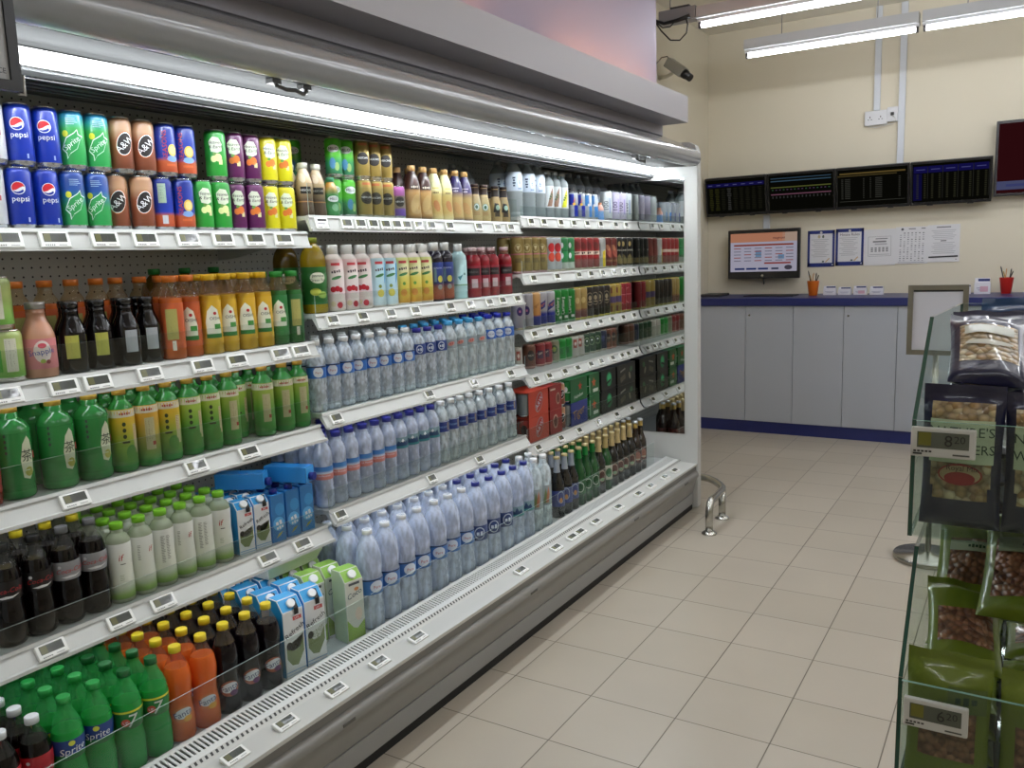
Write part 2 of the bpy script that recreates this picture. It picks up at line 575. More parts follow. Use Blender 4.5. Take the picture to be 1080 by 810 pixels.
def perfmat():
    m, nt, b = nodemat('perforated_sheet')
    N, L = nt.nodes.new, nt.links.new
    tc = N('ShaderNodeTexCoord'); sp = N('ShaderNodeSeparateXYZ'); L(tc.outputs['Object'], sp.inputs[0])
    sq = []
    for ax in ('Y', 'Z'):
        pp = N('ShaderNodeMath'); pp.operation = 'PINGPONG'; L(sp.outputs[ax], pp.inputs[0]); pp.inputs[1].default_value = 0.0125
        q = N('ShaderNodeMath'); q.operation = 'MULTIPLY'; L(pp.outputs[0], q.inputs[0]); L(pp.outputs[0], q.inputs[1]); sq.append(q)
    ad = N('ShaderNodeMath'); ad.operation = 'ADD'; L(sq[0].outputs[0], ad.inputs[0]); L(sq[1].outputs[0], ad.inputs[1])
    lt = N('ShaderNodeMath'); lt.operation = 'LESS_THAN'; L(ad.outputs[0], lt.inputs[0]); lt.inputs[1].default_value = 0.0028 ** 2
    mx = N('ShaderNodeMixRGB'); mx.inputs[1].default_value = lin('#c2c1b9'); mx.inputs[2].default_value = lin('#15151a')
    L(lt.outputs[0], mx.inputs[0]); L(mx.outputs[0], b.inputs['Base Color'])
    b.inputs['Roughness'].default_value = 0.5
    return m

cpart(MB().box(-2.352, -2.345, FY0, FY1, .28, 1.965, perfmat()), 'back_panel')
cpart(MB().box(-2.452, -2.354, FY0, FY1, .03, 2.10, WHITE_METAL), 'rear_body')
cpart(MB().box(-2.352, -1.625, FY0, FY1, .03, .262, CASE_GREY), 'base_body')
cpart(MB().box(-2.352, -1.765, FY0, FY1, .268, .287, M('#b9bcbc', 0.4)), 'deck_tray')
# canopy
arc = [(-1.6155, 1.943), (-1.590, 1.944), (-1.572, 1.950), (-1.560, 1.960), (-1.554, 1.975), (-1.553, 1.992), (-1.557, 2.008), (-1.567, 2.021), (-1.583, 2.031),
       (-1.62, 2.05), (-1.70, 2.088), (-1.775, 2.124), (-2.35, 2.124), (-2.35, 1.968), (-1.82, 1.968), (-1.80, 1.962), (-1.632, 1.958), (-1.6175, 1.958)]
cpart(MB().prism(arc, FY0, FY1, CANOPY_GREY), 'canopy', auto=30)
cpart(MB().prism([(-1.805, 1.9525), (-1.632, 1.9465), (-1.632, 1.956), (-1.805, 1.960)], FY0 + .002, FY1 - .002, M('#20201f', .7, 0, 0, .2)), 'canopy_underside')
duct = MB()
duct.prism([(-1.822, 1.95), (-1.822, 1.908), (-1.835, 1.900), (-1.918, 1.889), (-1.930, 1.893), (-1.930, 1.95)], FY0, FY1, M('#4a4b4c', .5))
for k in range(4):
    x = -1.845 - k * .021
    z = 1.8995 - (k * .021 + .01) * (.011 / .083)
    duct.box(x - .004, x + .004, FY0, FY1, z - .003, z, M('#2a2b2c', .5))
cpart(duct, 'air_duct')
lt = MB()
lt.box(-1.818, -1.802, FY0 + .01, FY1 - .012, 1.914, 1.950, M('#e8e8e6', .4))
cpart(lt, 'lamp_holder')
lamp = MB()
lamp.prism([(-1.8015, 1.914), (-1.792, 1.912), (-1.786, 1.920), (-1.785, 1.936), (-1.790, 1.946), (-1.8015, 1.947)], FY0 + .012, FY1 - .012, [EM('#f4fbff', LAMP_CASE)] * 2 + [EM('#f4fbff', LAMP_SIDE)] * 4)
cpart(lamp, 'fluorescent_lamp')
for y in (1.63, 3.92):
    h = MB()
    h.tube([(-1.648, y - .055, 1.947), (-1.640, y - .055, 1.932), (-1.632, y - .03, 1.924), (-1.630, y, 1.926), (-1.632, y + .03, 1.921), (-1.640, y + .05, 1.930), (-1.648, y + .05, 1.947)], .0055, M('#4b4a48', .35), 8)
    h.box(-1.660, -1.636, y - .07, y - .04, 1.936, 1.9475, M('#4b4a48', .35))
    h.box(-1.660, -1.636, y + .035, y + .065, 1.936, 1.9475, M('#4b4a48', .35))
    cpart(h, 'blind_catch')
# end panels, the far one with a mirrored inside face
for (ya, yb, nm) in ((FY1, FY1 + .055, 'end_panel'), (FY0 - .06, FY0 - .001, 'end_panel')):
    ep = cpart(MB().prism([(-2.452, .012), (-1.576, .012), (-1.572, .03), (-1.572, 2.02), (-1.585, 2.055), (-1.62, 2.075), (-2.452, 2.12)], ya, yb, WHITE_METAL), nm, bevel=.006)
    if ya == FY1:
        mm, nt, b = nodemat('mirror')
        b.inputs['Base Color'].default_value = (.62, .64, .63, 1); b.inputs['Metallic'].default_value = 1; b.inputs['Roughness'].default_value = .015
        o = MB().box(-2.344, -1.650, FY1 - .005, FY1 - .0005, .445, 1.884, mm).build('mirror', ep)
# intake grille, one per bay
for bay, (a, b_) in BAYS.items():
    g = MB()
    gm = M('#d6d8d6', .35)
    def gz(x):
        return .303 + (x + 1.762) / .075 * -.013
    def slab(x0, x1, y0, y1):
        bb = len(g.v)
        for (x, y) in ((x0, y0), (x1, y0), (x1, y1), (x0, y1)):
            g.v.append((x, y, gz(x)))
        for (x, y) in ((x0, y0), (x1, y0), (x1, y1), (x0, y1)):
            g.v.append((x, y, gz(x) - .004))
        for q in ((0, 1, 2, 3), (7, 6, 5, 4), (0, 4, 5, 1), (1, 5, 6, 2), (2, 6, 7, 3), (3, 7, 4, 0)):
            g.face([bb + i for i in q], gm)
    slab(-1.762, -1.747, a, b_); slab(-1.703, -1.6845, a, b_)
    nb = int((b_ - a) / .0138)
    for i in range(nb + 1):
        y = a + (b_ - a) * i / nb
        slab(-1.747, -1.703, max(a, y - .0035), min(b_, y + .0035))
    cpart(g, 'air_grille')
    cpart(MB().box(-1.760, -1.69, a, b_, .263, .266, BLACK), 'air_slot')
# price rail on the front lip with its row of small slots
pr = MB()
pr.prism([(-1.6835, .290), (-1.672, .279), (-1.668, .2765), (-1.584, .2745), (-1.580, .2735), (-1.580, .262), (-1.584, .262), (-1.600, .262), (-1.6835, .262)], FY0, FY1, M('#c3c3bf', .38))
n = int((FY1 - FY0) / .016)
for i in range(n):
    y = FY0 + .01 + i * .016
    pr.poly([(-1.6822, y, .2889), (-1.6752, y, .2822), (-1.6752, y + .007, .2822), (-1.6822, y + .007, .2889)], M('#2c2c2c'))
cpart(pr, 'front_price_rail')
cpart(MB().prism([(-1.600, .2615), (-1.584, .2615), (-1.584, .236), (-1.600, .236)], FY0, FY1, M('#706e6a', .45)), 'front_trim')
bumper = [(-1.612, .2345), (-1.586, .2345), (-1.574, .228), (-1.568, .217), (-1.567, .205), (-1.571, .195), (-1.580, .183), (-1.588, .160), (-1.594, .13), (-1.602, .103), (-1.615, .100)]
cpart(MB().prism(bumper, FY0, FY1, M('#84837f', .36, 0, .2)), 'bumper_rail', auto=35)
cpart(MB().box(-1.622, -1.6005, FY0, FY1, .036, .0995, M('#8d8d8b', .4)), 'skirting')
cpart(MB().box(-1.624, -1.607, FY0, FY1, .0005, .0355, M('#0a0a0a', .6)), 'toe_kick')
for y in (1.58, 2.62, 3.62, 4.32):
    cpart(MB().box(-1.5675, -1.5645, y, y + .05, .204, .214, M('#4d4b47', .4)), 'rail_clip', bevel=.002)
# shelves
for key, z in SHELF.items():
    if key.endswith('d'):
        a, b_ = BAYS[int(key[1])]
        b_ = min(b_, 4.36)
        g = MB().box(-1.7640, -1.7615, a + .005, b_ - .005, .290, .424, GUARD)
        g.poly([(-1.7640, a + .005, .4242), (-1.7615, a + .005, .4242), (-1.7615, b_ - .005, .4242), (-1.7640, b_ - .005, .4242)], M('#b5c4bf', .2))
        cpart(g, 'clear_guard')
        continue
    a, b_ = BAYS[int(key[1])]
    a += .004; b_ -= .004
    ld = LEAN[key]
    s = MB()
    s.prism([(-2.343, z - .0005), (-2.343, z - .03), (-2.30, z - .032), (-1.95, z - .014), (-1.934, z - .014), (-1.934, z - .0005)], a, b_, M('#c6c8c5', .38))
    sh = cpart(s, 'shelf')
    r = MB()
    r.prism([(-1.9335, z), (-1.922, z + .002), (-1.919, z - .006), (-1.9235, z - .008), (-1.9235 + ld * .8, z - .041), (-1.919 + ld, z - .041), (-1.918 + ld, z - .049), (-1.932 + ld, z - .049), (-1.9335, z - .018)], a, b_, WHITE_METAL)
    r.build('price_rail', sh)
    for y in (a, b_ - .003):
        MB().prism([(-2.34, z - .034), (-2.34, z - .075), (-2.25, z - .07), (-1.96, z - .018), (-1.96, z - .0155)], y, y + .003, WHITE_METAL).build('bracket', sh)
    ls = MB()
    ls.box(-1.956, -1.943, a + .02, b_ - .02, z - .0195, z - .0145, M('#e4e4e2', .4))
    ls.poly([(-1.954, a + .03, z - .0198), (-1.954, b_ - .03, z - .0198), (-1.945, b_ - .03, z - .0198), (-1.945, a + .03, z - .0198)], EM('#f4faff', LAMP_SHELF))
    ls.build('light_strip', sh)
    gh = GUARDH[key]
    if gh:
        g = MB().box(-1.9305, -1.928, a + .01, b_ - .01, z + .0005, z + gh, GUARD)
        e = M('#b5c4bf', .2)
        g.poly([(-1.9305, a + .01, z + gh + .0002), (-1.928, a + .01, z + gh + .0002), (-1.928, b_ - .01, z + gh + .0002), (-1.9305, b_ - .01, z + gh + .0002)], e)
        g.poly([(-1.9305, a + .0098, z), (-1.928, a + .0098, z), (-1.928, a + .0098, z + gh), (-1.9305, a + .0098, z + gh)], e)
        g.build('clear_guard', sh)

# ------------------------------------------------------------------ electronic price tags clipped to the rails
BAYN = {1: 'left bay', 2: 'middle bay', 3: 'right bay'}
TIER = {'r1': 'top shelf', 'r2': 'second shelf', 'r3': 'third shelf', 'r4': 'fourth shelf', 'r5': 'fifth shelf', 'd': 'bottom deck'}
def locname(key):
    return BAYN[int(key[1])] + ' ' + TIER[key[2:]]
def tag_meshes(style='lcd', W=.070, H=.037):
    q = W / .074
    c = MB()
    c.box(-.001, .009, -W / 2, W / 2, -H / 2, H / 2, M('#e6e6e2', .4))
    cm = c.mesh('casing', bevel=.0022)
    d = MB()
    mp = plane_map((.0092, 0, .004), (0, 1, 0), (0, 0, 1), (1, 0, 0), .0002)
    if style == 'lcd':
        d.d_rect(mp, 0, 0, .058 * q, .021, M('#3d4038', .18, 0, .4), lift=0, seg=1)
        d.d_rect(mp, -.019 * q, 0, .016 * q, .018, M('#5b5a35', .2), lift=1, seg=1)
        d.d_text(mp, '2', .006 * q, 0, .017, M('#14150f', .4), lift=2)
        d.d_text(mp, '80', .0185 * q, .002, .012 * q, M('#14150f', .4), lift=2)
    else:
        d.d_rect(mp, 0, 0, .058 * q, .021, M('#e9e9e6', .3), lift=0, seg=1)
        d.d_rect(mp, .002, .006, .050 * q, .007, M('#22221f', .4), lift=1, seg=1)
        d.d_rect(mp, -.004, -.006, .040 * q, .003, M('#77777a', .4), lift=1, seg=1)
    for k in range(5):
        d.d_rect(mp, (-.026 + k * .005) * q, -.0175, .003, .003, M('#4a4a48', .5), lift=0, seg=1)
    d.d_rect(mp, .016 * q, -.0175, .020 * q, .0022, M('#9a9a96', .5), lift=0, seg=1)
    return cm, d.mesh('display')
TAGMESH = {'lcd': tag_meshes(), 'paper': tag_meshes('paper', .058), 'small': tag_meshes('lcd', .053, .034)}
def price_tag(loc, tilt, label, group, style='lcd', sc=1.0):
    t = thing('price_tag', label, 'price tag', loc, 0, group)
    t.rotation_euler = (0, -tilt, 0)
    for nm, me in zip(('casing', 'display'), TAGMESH[style]):
        o = bpy.data.objects.new(nm, me)
        COL.objects.link(o)
        o.parent = t
    return t
TAGS={'b1r1': [1.012, 1.12, 1.244, 1.355, 1.483, 1.598, 1.71, 1.821],
'b1r2': [0.97, 1.101, 1.186, 1.329, 1.491, 1.609, 1.774, 1.856],
'b1r3': [1.095, 1.439, 1.622],
'b1r4': [0.998, 1.175, 1.298, 1.66, 1.8],
'b2r1': [1.985, 2.101, 2.168, 2.232, 2.297, 2.357, 2.412, 2.484, 2.559, 2.677, 2.878, 3.021, 3.128],
'b2r2': [2.005, 2.149, 2.296, 2.436, 2.656, 2.794, 2.934, 3.038, 3.16],
'b2r3': [1.989, 2.491, 2.791, 3.079],
'b2r4': [1.977, 2.48, 2.809],
'b3r1': [3.304, 3.421, 3.587, 3.722, 3.868, 4.025, 4.214, 4.353],
'b3r2': [3.31, 3.535, 3.763, 3.897, 4.038, 4.18, 4.318, 4.446],
'b3r3': [3.301, 3.446, 3.643, 3.841, 3.998, 4.146, 4.29, 4.442],
'b3r4': [3.3, 3.426, 3.584, 3.72, 3.871, 3.995, 4.138, 4.263, 4.348, 4.462],
'b3r5': [3.299, 3.522, 3.72, 3.946, 4.175, 4.384],
'deck': [1.26, 1.43, 1.622, 1.809, 1.999, 2.649, 2.937, 3.083, 3.16, 3.318, 3.564, 3.812, 3.976, 4.171, 4.322]}
for key, ys in TAGS.items():
    for i, y in enumerate(ys):
        n = len(ys)
        if key == 'deck':
            price_tag((-1.626, y, .2772), math.radians(72), 'white electronic price tag on the front lip rail of the drinks case, ' + pos(i, n), 'price tags on the front lip rail')
            continue
        z, ld = SHELF[key], LEAN[key]
        tilt = math.atan2(ld * .8, .033)
        price_tag((-1.9225 + ld * .42, y, z - .0255), tilt, 'white electronic price tag on the rail of the ' + locname(key) + ', ' + pos(i, n),
                  'price tags on the ' + locname(key) + ' rail', 'paper' if (key, i) == ('b2r1', 0) else ('lcd' if key[1] == '1' else 'small'))

# ------------------------------------------------------------------ drinks: kinds
# every kind is a list of (part name, mesh, part label or None); an instance is an Empty with one object per part
def interp(prof, z):
    for (r0, z0), (r1, z1) in zip(prof, prof[1:]):
        if z0 <= z <= z1:
            return r0 + (r1 - r0) * (0 if z1 == z0 else (z - z0) / (z1 - z0))
    return prof[-1][0]
def cylmap(prof, lift=.00035):
    def mp(u, v, l):
        R = interp(prof, v)
        a = u / max(R, .004)
        R += .0003 + lift * l
        return (R * math.cos(a), R * math.sin(a), v)
    return mp
def facemap(x, lift=.0003):
    return lambda u, v, l: (x + lift * (l + 1), u, v)
def sidemap(y, lift=.0003):       # the side turned toward -Y
    return lambda u, v, l: (-u * -1, y - lift * (l + 1), v)

def deco(mb, mp, items):
    for it in items:
        k = it[0]
        if k == 't' and it[1][0] == '~':      # print too small to read in the photograph: a few letter-sized dashes
            kw = it[6] if len(it) > 6 else {}
            q, ro = int(it[1][1]), kw.get('rot', 0)
            for j in range(q):
                o = (j - (q - 1) / 2) * it[4] * .62
                mb.d_rect(mp, it[2] + o * math.cos(ro), it[3] + o * math.sin(ro), it[4] * .42, it[4] * (.7 if j % 2 else .5), it[5], rot=ro, lift=kw.get('lift', 2), seg=1)
        elif k == 't': mb.d_text(mp, it[1], it[2], it[3], it[4], it[5], **(it[6] if len(it) > 6 else {}))
        elif k == 'e': mb.d_ell(mp, it[1], it[2], it[3], it[4], it[5], **(it[6] if len(it) > 6 else {}))
        elif k == 'r': mb.d_rect(mp, it[1], it[2], it[3], it[4], it[5], **(it[6] if len(it) > 6 else {}))
        elif k == 'p': mb.d_poly(mp, it[1], it[2], **(it[3] if len(it) > 3 else {}))

def can(h, r, body, items=(), n=24, lid='#c9cccf', bottom=True):
    nk = .86
    prof = [(r * .80, 0), (r * .93, .004), (r, .012), (r, h - .014), (r * .97, h - .009), (r * nk, h - .0035)]
    b = MB()
    lm = M(lid, .25, .9)
    b.lathe(prof, [lm, lm] + [body] * (len(prof) - 3), n)
    deco(b, cylmap(prof), items)
    t = MB()
    t.lathe([(r * nk, h - .0036), (r * nk + .001, h - .001), (r * nk, h), (r * nk - .002, h - .0005), (r * nk - .004, h - .004)], lm, n)
    return [('body', b.mesh('can_body'), None), ('lid', t.mesh('can_lid'), None)]

def capmesh(z0, r, h, m, n=28):
    c = MB()
    c.lathe([(r, z0), (r, z0 + h - .0015), (r - .0012, z0 + h)], m, n, ridge=.014)
    return c.mesh('cap')

def bottle(prof, body, cap=None, fill=None, clear=None, labels=(), n=24, items=(), extra=None, capkind='cap', wall=None):
    """prof (r, z); body = material of the filled part; clear = material above the fill height"""
    b = MB()
    if fill is not None:
        pr, mats = [], []
        done = False
        for i in range(len(prof)):
            if not done and prof[i][1] > fill:
                R = interp(prof, fill)
                pr.append((R, fill)); done = True
            pr.append(prof[i])
        mats = [body if pr[i + 1][1] <= fill + 1e-6 else clear for i in range(len(pr) - 1)]
        b.lathe(pr, mats, n)
        R = interp(prof, fill) - .0006
        bb = len(b.v)
        b.poly([(R * math.cos(2 * PI * i / 16), R * math.sin(2 * PI * i / 16), fill - .0008) for i in range(16)], body)
    else:
        b.lathe(prof, body, n)
    mp = cylmap(prof)
    deco(b, mp, items)
    parts = [('body', b.mesh('bottle_body'), None)]
    if cap:
        z0, r, h, m = cap
        parts.append((capkind, capmesh(z0, r, h, m), None))
    for (nm, z0, z1, m, its) in labels:
        lb = MB()
        zs = sorted(set([z0, z1] + [z for (_, z) in prof if z0 < z < z1]))
        lb.lathe([(interp(prof, z) + .0003, z) for z in zs], m, n, caps=False)
        deco(lb, mp, its)
        parts.append((nm, lb.mesh('label'), None))
    if extra:
        parts += extra
    return parts

# --- shapes (normalised: r fraction, z fraction of the height to the cap)
def shape(kind, r, h):
    S = {
        'soda': [(.55, 0), (.86, .008), (.97, .03), (1, .08), (1, .30), (.93, .36), (.90, .42), (.94, .48), (1, .56), (1, .64), (.90, .73), (.70, .81), (.48, .87), (.42, .90), (.42, .935), (.45, .937), (.40, .94), (.40, .99)],
        'tea': [(.55, 0), (.92, .006), (1, .03), (1, .12), (.975, .135), (1, .15), (1, .30), (.98, .31), (1, .325), (1, .70), (.985, .745), (.93, .785), (.78, .83), (.54, .868), (.47, .885), (.47, .94), (.40, .945), (.40, .99)],
        'square': [(.60, 0), (.95, .006), (1, .03), (1, .20), (.97, .22), (1, .24), (1, .70), (.985, .74), (.92, .785), (.74, .83), (.60, .86), (.56, .88), (.56, .93), (.50, .935), (.50, .99)],
        'water': [(.50, 0), (.88, .006), (1, .035), (1, .07), (.94, .085), (1, .10), (.94, .16), (1, .175), (.94, .235), (1, .25), (.94, .31), (1, .325), (.94, .39), (1, .41), (1, .64), (.97, .66), (1, .68), (.99, .72), (.92, .775), (.76, .835), (.54, .885), (.46, .90), (.46, .94), (.38, .945), (.38, .99)],
        'big': [(.50, 0), (.90, .006), (1, .03), (1, .14), (.95, .16), (1, .18), (.95, .25), (1, .27), (.95, .32), (1, .34), (1, .52), (.95, .54), (1, .56), (1, .66), (.99, .71), (.94, .77), (.84, .825), (.66, .875), (.44, .92), (.34, .935), (.34, .96), (.30, .965), (.30, .99)],
        'beer': [(.60, 0), (.96, .006), (1, .02), (1, .50), (.99, .54), (.90, .59), (.68, .66), (.48, .73), (.42, .80), (.385, .90), (.385, .94), (.42, .945), (.42, .965), (.39, .97), (.39, .985)],
        'glass': [(.60, 0), (.96, .008), (1, .03), (1, .56), (.97, .60), (.86, .68), (.66, .77), (.56, .83), (.55, .88), (.58, .885), (.55, .90), (.55, .98)],
        'frap': [(.60, 0), (.93, .008), (.97, .03), (1, .10), (.99, .20), (.93, .36), (.78, .54), (.62, .68), (.55, .80), (.55, .88), (.58, .885), (.55, .90), (.55, .98)],
        'latte': [(.55, 0), (.92, .006), (1, .03), (1, .10), (.95, .20), (.90, .32), (.92, .44), (.96, .56), (.90, .66), (.72, .77), (.50, .86), (.44, .89), (.44, .985)],
        'milk': [(.60, 0), (.96, .006), (1, .03), (1, .16), (.975, .18), (1, .20), (1, .66), (.99, .72), (.93, .775), (.74, .82), (.54, .845), (.50, .86), (.50, .985)],
    }[kind]
    return [(a * r, z * h) for a, z in S]

def band(u, v, w, m, n=6, dv=.0042, lw=.6):
    """lines of fine print as grey dashes"""
    r = random.Random(int(u * 1e4) + n)
    return [('r', u - w * (1 - q) / 2, v - k * dv, w * q, dv * lw * .5, m, {'seg': 2}) for k, q in [(k, r.uniform(.6, 1)) for k in range(n)]]

W_ = M('#e9edf0', .4); K_ = M('#141416', .4); R_ = M('#c3202a', .35); Y_ = M('#e8c51f', .35); G_ = M('#2b8a3a', .35); B_ = M('#1c2f8f', .3)
GREYP = M('#8d9094', .5); SIL = M('#b7bbbf', .28, .7)
CLR = CLEAR('#f2f6f7', .04, '#e8eef2', .05, 1.42)
CLRG = CLEAR('#b5e6bf', .38, '#4fcf78', .06, 1.5)
COLA = M('#0a0404', .12, 0, .15, .3)
CAPS = {}

def K_can_white(): return can(.139, .0288, M('#c9ccd0', .3, .2), [('t', '~4', 0, .068, .016, M('#b5545a', .4)), ('r', 0, .052, .02, .002, M('#b5545a'))])
def K_can_pepsi():
    b = M('#0e2f9c', .28, .1, .4)
    u = 0
    top = [(.0128 * math.cos(a), .092 + .0128 * math.sin(a)) for a in [math.radians(x) for x in range(12, 200, 14)]] + [(-.0105, .0865), (-.004, .088), (.003, .0925), (.009, .0955)]
    bot = [(.0128 * math.cos(a), .092 + .0128 * math.sin(a)) for a in [math.radians(x) for x in range(212, 331, 14)]] + [(.009, .089), (.004, .0855), (-.002, .0835), (-.007, .0835)]
    return can(.139, .0288, b, [('e', 0, .092, .0145, .0145, W_), ('p', top, M('#c9252f', .3), {'lift': 2}), ('p', bot, b, {'lift': 2}), ('t', 'pepsi', .003, .066, .0175, W_), ('r', .016, .022, .004, .010, M('#aab6dd'), {'seg': 2})])
def K_can_sprite(dark=True):
    b = GRAD('limecan%d' % dark, [(0, '#2f9a52'), (.055, '#2f9a52'), (.095, '#1c4c9a' if dark else '#35a24f'), (.139, '#173a86' if dark else '#2b8fd0')], rough=.28)
    star = [(-.024, .048), (-.012, .074), (.006, .086), (.013, .094), (.015, .083), (.025, .078), (.017, .066), (.010, .048), (-.006, .036), (-.013, .024), (-.014, .037)]
    return can(.139, .0288, b, [('p', star, W_), ('p', [(a * .90 + .0003, (v - .06) * .90 + .06) for a, v in star], M('#2f9a52', .3), {'lift': 2}), ('t', 'Sprite', 0, .060, .0175, W_, {'rot': .7, 'shear': .2, 'lift': 3}), ('e', -.013, .083, .0065, .0075, M('#c9cf2e'), {'lift': 3})] + band(.004, .118, .026, M('#a9c4dd'), 4))
def K_can_sprite_top(): return K_can_sprite(False)
def K_can_root():
    b = GRAD('rootcan', [(0, '#6f3a28'), (.08, '#8c5238'), (.108, '#b58d6b'), (.139, '#9c7252')], rough=.3)
    return can(.139, .0288, b, [('e', 0, .072, .020, .031, M('#c96a35'), {'rot': -.25}), ('e', 0, .072, .0185, .029, W_, {'rot': -.25, 'lift': 2}), ('e', 0, .072, .0168, .0268, M('#231d1d'), {'rot': -.25, 'lift': 3}), ('t', 'A&W', 0, .072, .0225, W_, {'rot': .75, 'lift': 4})])
def K_can_seasons():
    b = GRAD('seasonscan', [(0, '#a8452d'), (.04, '#c2603a'), (.05, '#1f3aa5'), (.139, '#152b86')], rough=.28)
    return can(.139, .0288, b, [('t', 'SEASONS', -.010, .082, .0165, M('#b73a32'), {'rot': PI / 2, 'width': .072}), ('e', .010, .068, .0125, .0155, M('#e2bd4d')), ('e', .010, .068, .009, .0115, M('#efd98a'), {'lift': 2}), ('e', .008, .046, .015, .008, M('#7fa8dc')), ('r', .005, .03, .026, .006, M('#d06a3c'))])
def K_can_season_panel():
    b = GRAD('seasonscan', [(0, '#a8452d'), (.04, '#c2603a'), (.05, '#1f3aa5'), (.139, '#152b86')], rough=.28)
    return can(.139, .0288, b, [('r', 0, .098, .020, .050, M('#9db5a2')), ('r', .004, .030, .014, .022, M('#c9cdd6'))] + band(0, .115, .016, M('#4c6a5a'), 8))
def _tea(col, name2, fruit):
    b = M(col, .28, .05, .4)
    return can(.139, .0288, b, [('p', [(-.018, .105), (-.006, .118), (.010, .116), (.019, .100), (.017, .080), (.004, .074), (-.012, .078)], M('#dbe3cf')), ('t', 'Heaven', 0, .103, .0125, K_, {'shear': .2}), ('t', '& Earth', .002, .091, .0125, K_, {'shear': .2}), ('e', .006, .062, .010, .011, M(fruit)), ('e', -.006, .058, .008, .009, M(fruit)), ('e', -.003, .072, .005, .004, M('#6ba046')), ('r', .012, .05, .010, .014, M('#d9d8a0'))])
def K_can_green_tea(): return _tea('#2f9a3c', '', '#dfe7a0')
def K_can_purple_tea(): return _tea('#5d1f56', '', '#d9762e')
def K_can_yellow_tea(): return _tea('#d6cf1f', '', '#d9772e')

def K_can_fruit():
    return can(.118, .033, GRAD('fruitcan', [(0, '#5d9a3c'), (.03, '#7fae4f'), (.08, '#a9b86a'), (.118, '#8f9f5a')], rough=.3), [('r', .002, .062, .024, .075, M('#c9c7b4'))] + band(.002, .093, .02, M('#77756a'), 14) + [('r', -.024, .05, .012, .05, M('#4f9a35'))], lid='#cfc6bd')
def K_bottle_pink_glass():
    p = shape('glass', .036, .170)
    return bottle(p, LIQ('#d39c80', .3), (.160, .021, .016, M('#9c9895', .3, .5)), labels=[('label', .022, .092, M('#cf7c80', .4), [('e', .004, .062, .019, .026, M('#e6d3cf')), ('t', 'Snapple', .002, .060, .0185, M('#2d3f9a'), {'rot': .12, 'lift': 3}), ('e', .004, .076, .009, .006, M('#d04a5a'), {'lift': 2}), ('e', .003, .040, .006, .005, M('#9fb04a'), {'lift': 2}), ('e', .014, .038, .005, .005, M('#8e2f3c'), {'lift': 2})])])
def _dark(label, lcol):
    p = shape('glass', .0335, .165)
    its = [('r', 0, .064, .030, .056, lcol)] + band(0, .086, .024, M('#5a5a48' if label else '#77777a'), 11)
    return bottle(p, M('#080405', .10, 0, .2, .3), (.156, .0195, .016, M('#101012', .25, 0, .4)), items=its, capkind='lid')
def K_bottle_dark_yellow(): return _dark(True, M('#aaa94a', .45))
def K_bottle_dark_silver(): return _dark(False, M('#9b9ea2', .4))
def _oishi(cap, liq, lab, text=True, back=False):
    p = shape('square', .0302, .222)
    its = [('p', [(-.020, .055), (.020, .055), (.021, .085), (.012, .125), (-.003, .138), (-.016, .122), (-.022, .090)], M('#dfe0cd')), ('e', .004, .115, .0045, .0045, M('#b3242a'), {'lift': 2}), ('t', 'OISHI', .004, .101, .0125, K_, {'lift': 3}), ('r', .010, .078, .018, .014, M('#3f8a3a'), {'lift': 2}), ('r', .0, .052, .044, .012, M('#2f7a35'), {'lift': 2})] if not back else \
          [('r', 0, .095, .030, .082, M('#a7a05a'))] + band(0, .13, .024, M('#5f5b34'), 15) + [('r', .002, .038, .010, .026, M('#d9d4c4'))]
    return bottle(p, liq, (.207, .0185, .017, cap), fill=.165, clear=CLEAR('#f6ead2', .06, '#f0d9a8', .05, 1.42), labels=[('label', .030, .152, lab, its)])
def K_tea_orange(): return _oishi(M('#d9782a', .35), LIQ('#cf6a32', .3), M('#c25a30', .35), back=True)
def K_tea_orange_front(): return _oishi(M('#d9782a', .35), LIQ('#cf6a32', .3), M('#c25a30', .35))
def K_tea_yellow(): return _oishi(M('#e3b620', .35), LIQ('#d8ad34', .3), M('#d0a52a', .35))
def K_tea_green(): return _oishi(M('#2e9a3c', .35), LIQ('#3a7a40', .3), M('#2c7a3c', .35))
def K_tea_green_back(): return _oishi(M('#2e9a3c', .35), LIQ('#3a7a40', .3), M('#2c6a38', .35), back=True)
def K_big_tea(cap='#8f9a2a', liq='#b59a1c'):
    p = shape('big', .041, .240)
    return bottle(p, LIQ(liq, .35), (.227, .0175, .017, M(cap, .35)), labels=[('label', .030, .150, M('#2d6e33', .35), [('e', .0, .115, .026, .018, M('#d8dcc6')), ('t', 'Jasmine', 0, .121, .013, M('#26402a'), {'lift': 3}), ('t', 'Green Tea', 0, .108, .0115, M('#26402a'), {'lift': 3}), ('e', -.01, .07, .018, .012, M('#b9c24a')), ('e', .014, .06, .016, .011, M('#8fb04a'))])])
def K_big_tea_brown(): return K_big_tea('#2f8a3c', '#6e5518')
def K_red_juice():
    p = shape('square', .032, .200)
    return bottle(p, M('#8a2a22', .12, 0, .4), (.185, .0185, .017, M('#e3e3e0')), labels=[('label', .03, .14, M('#b5392f', .35), [('e', 0, .085, .018, .022, M('#d9c9a8'))])])
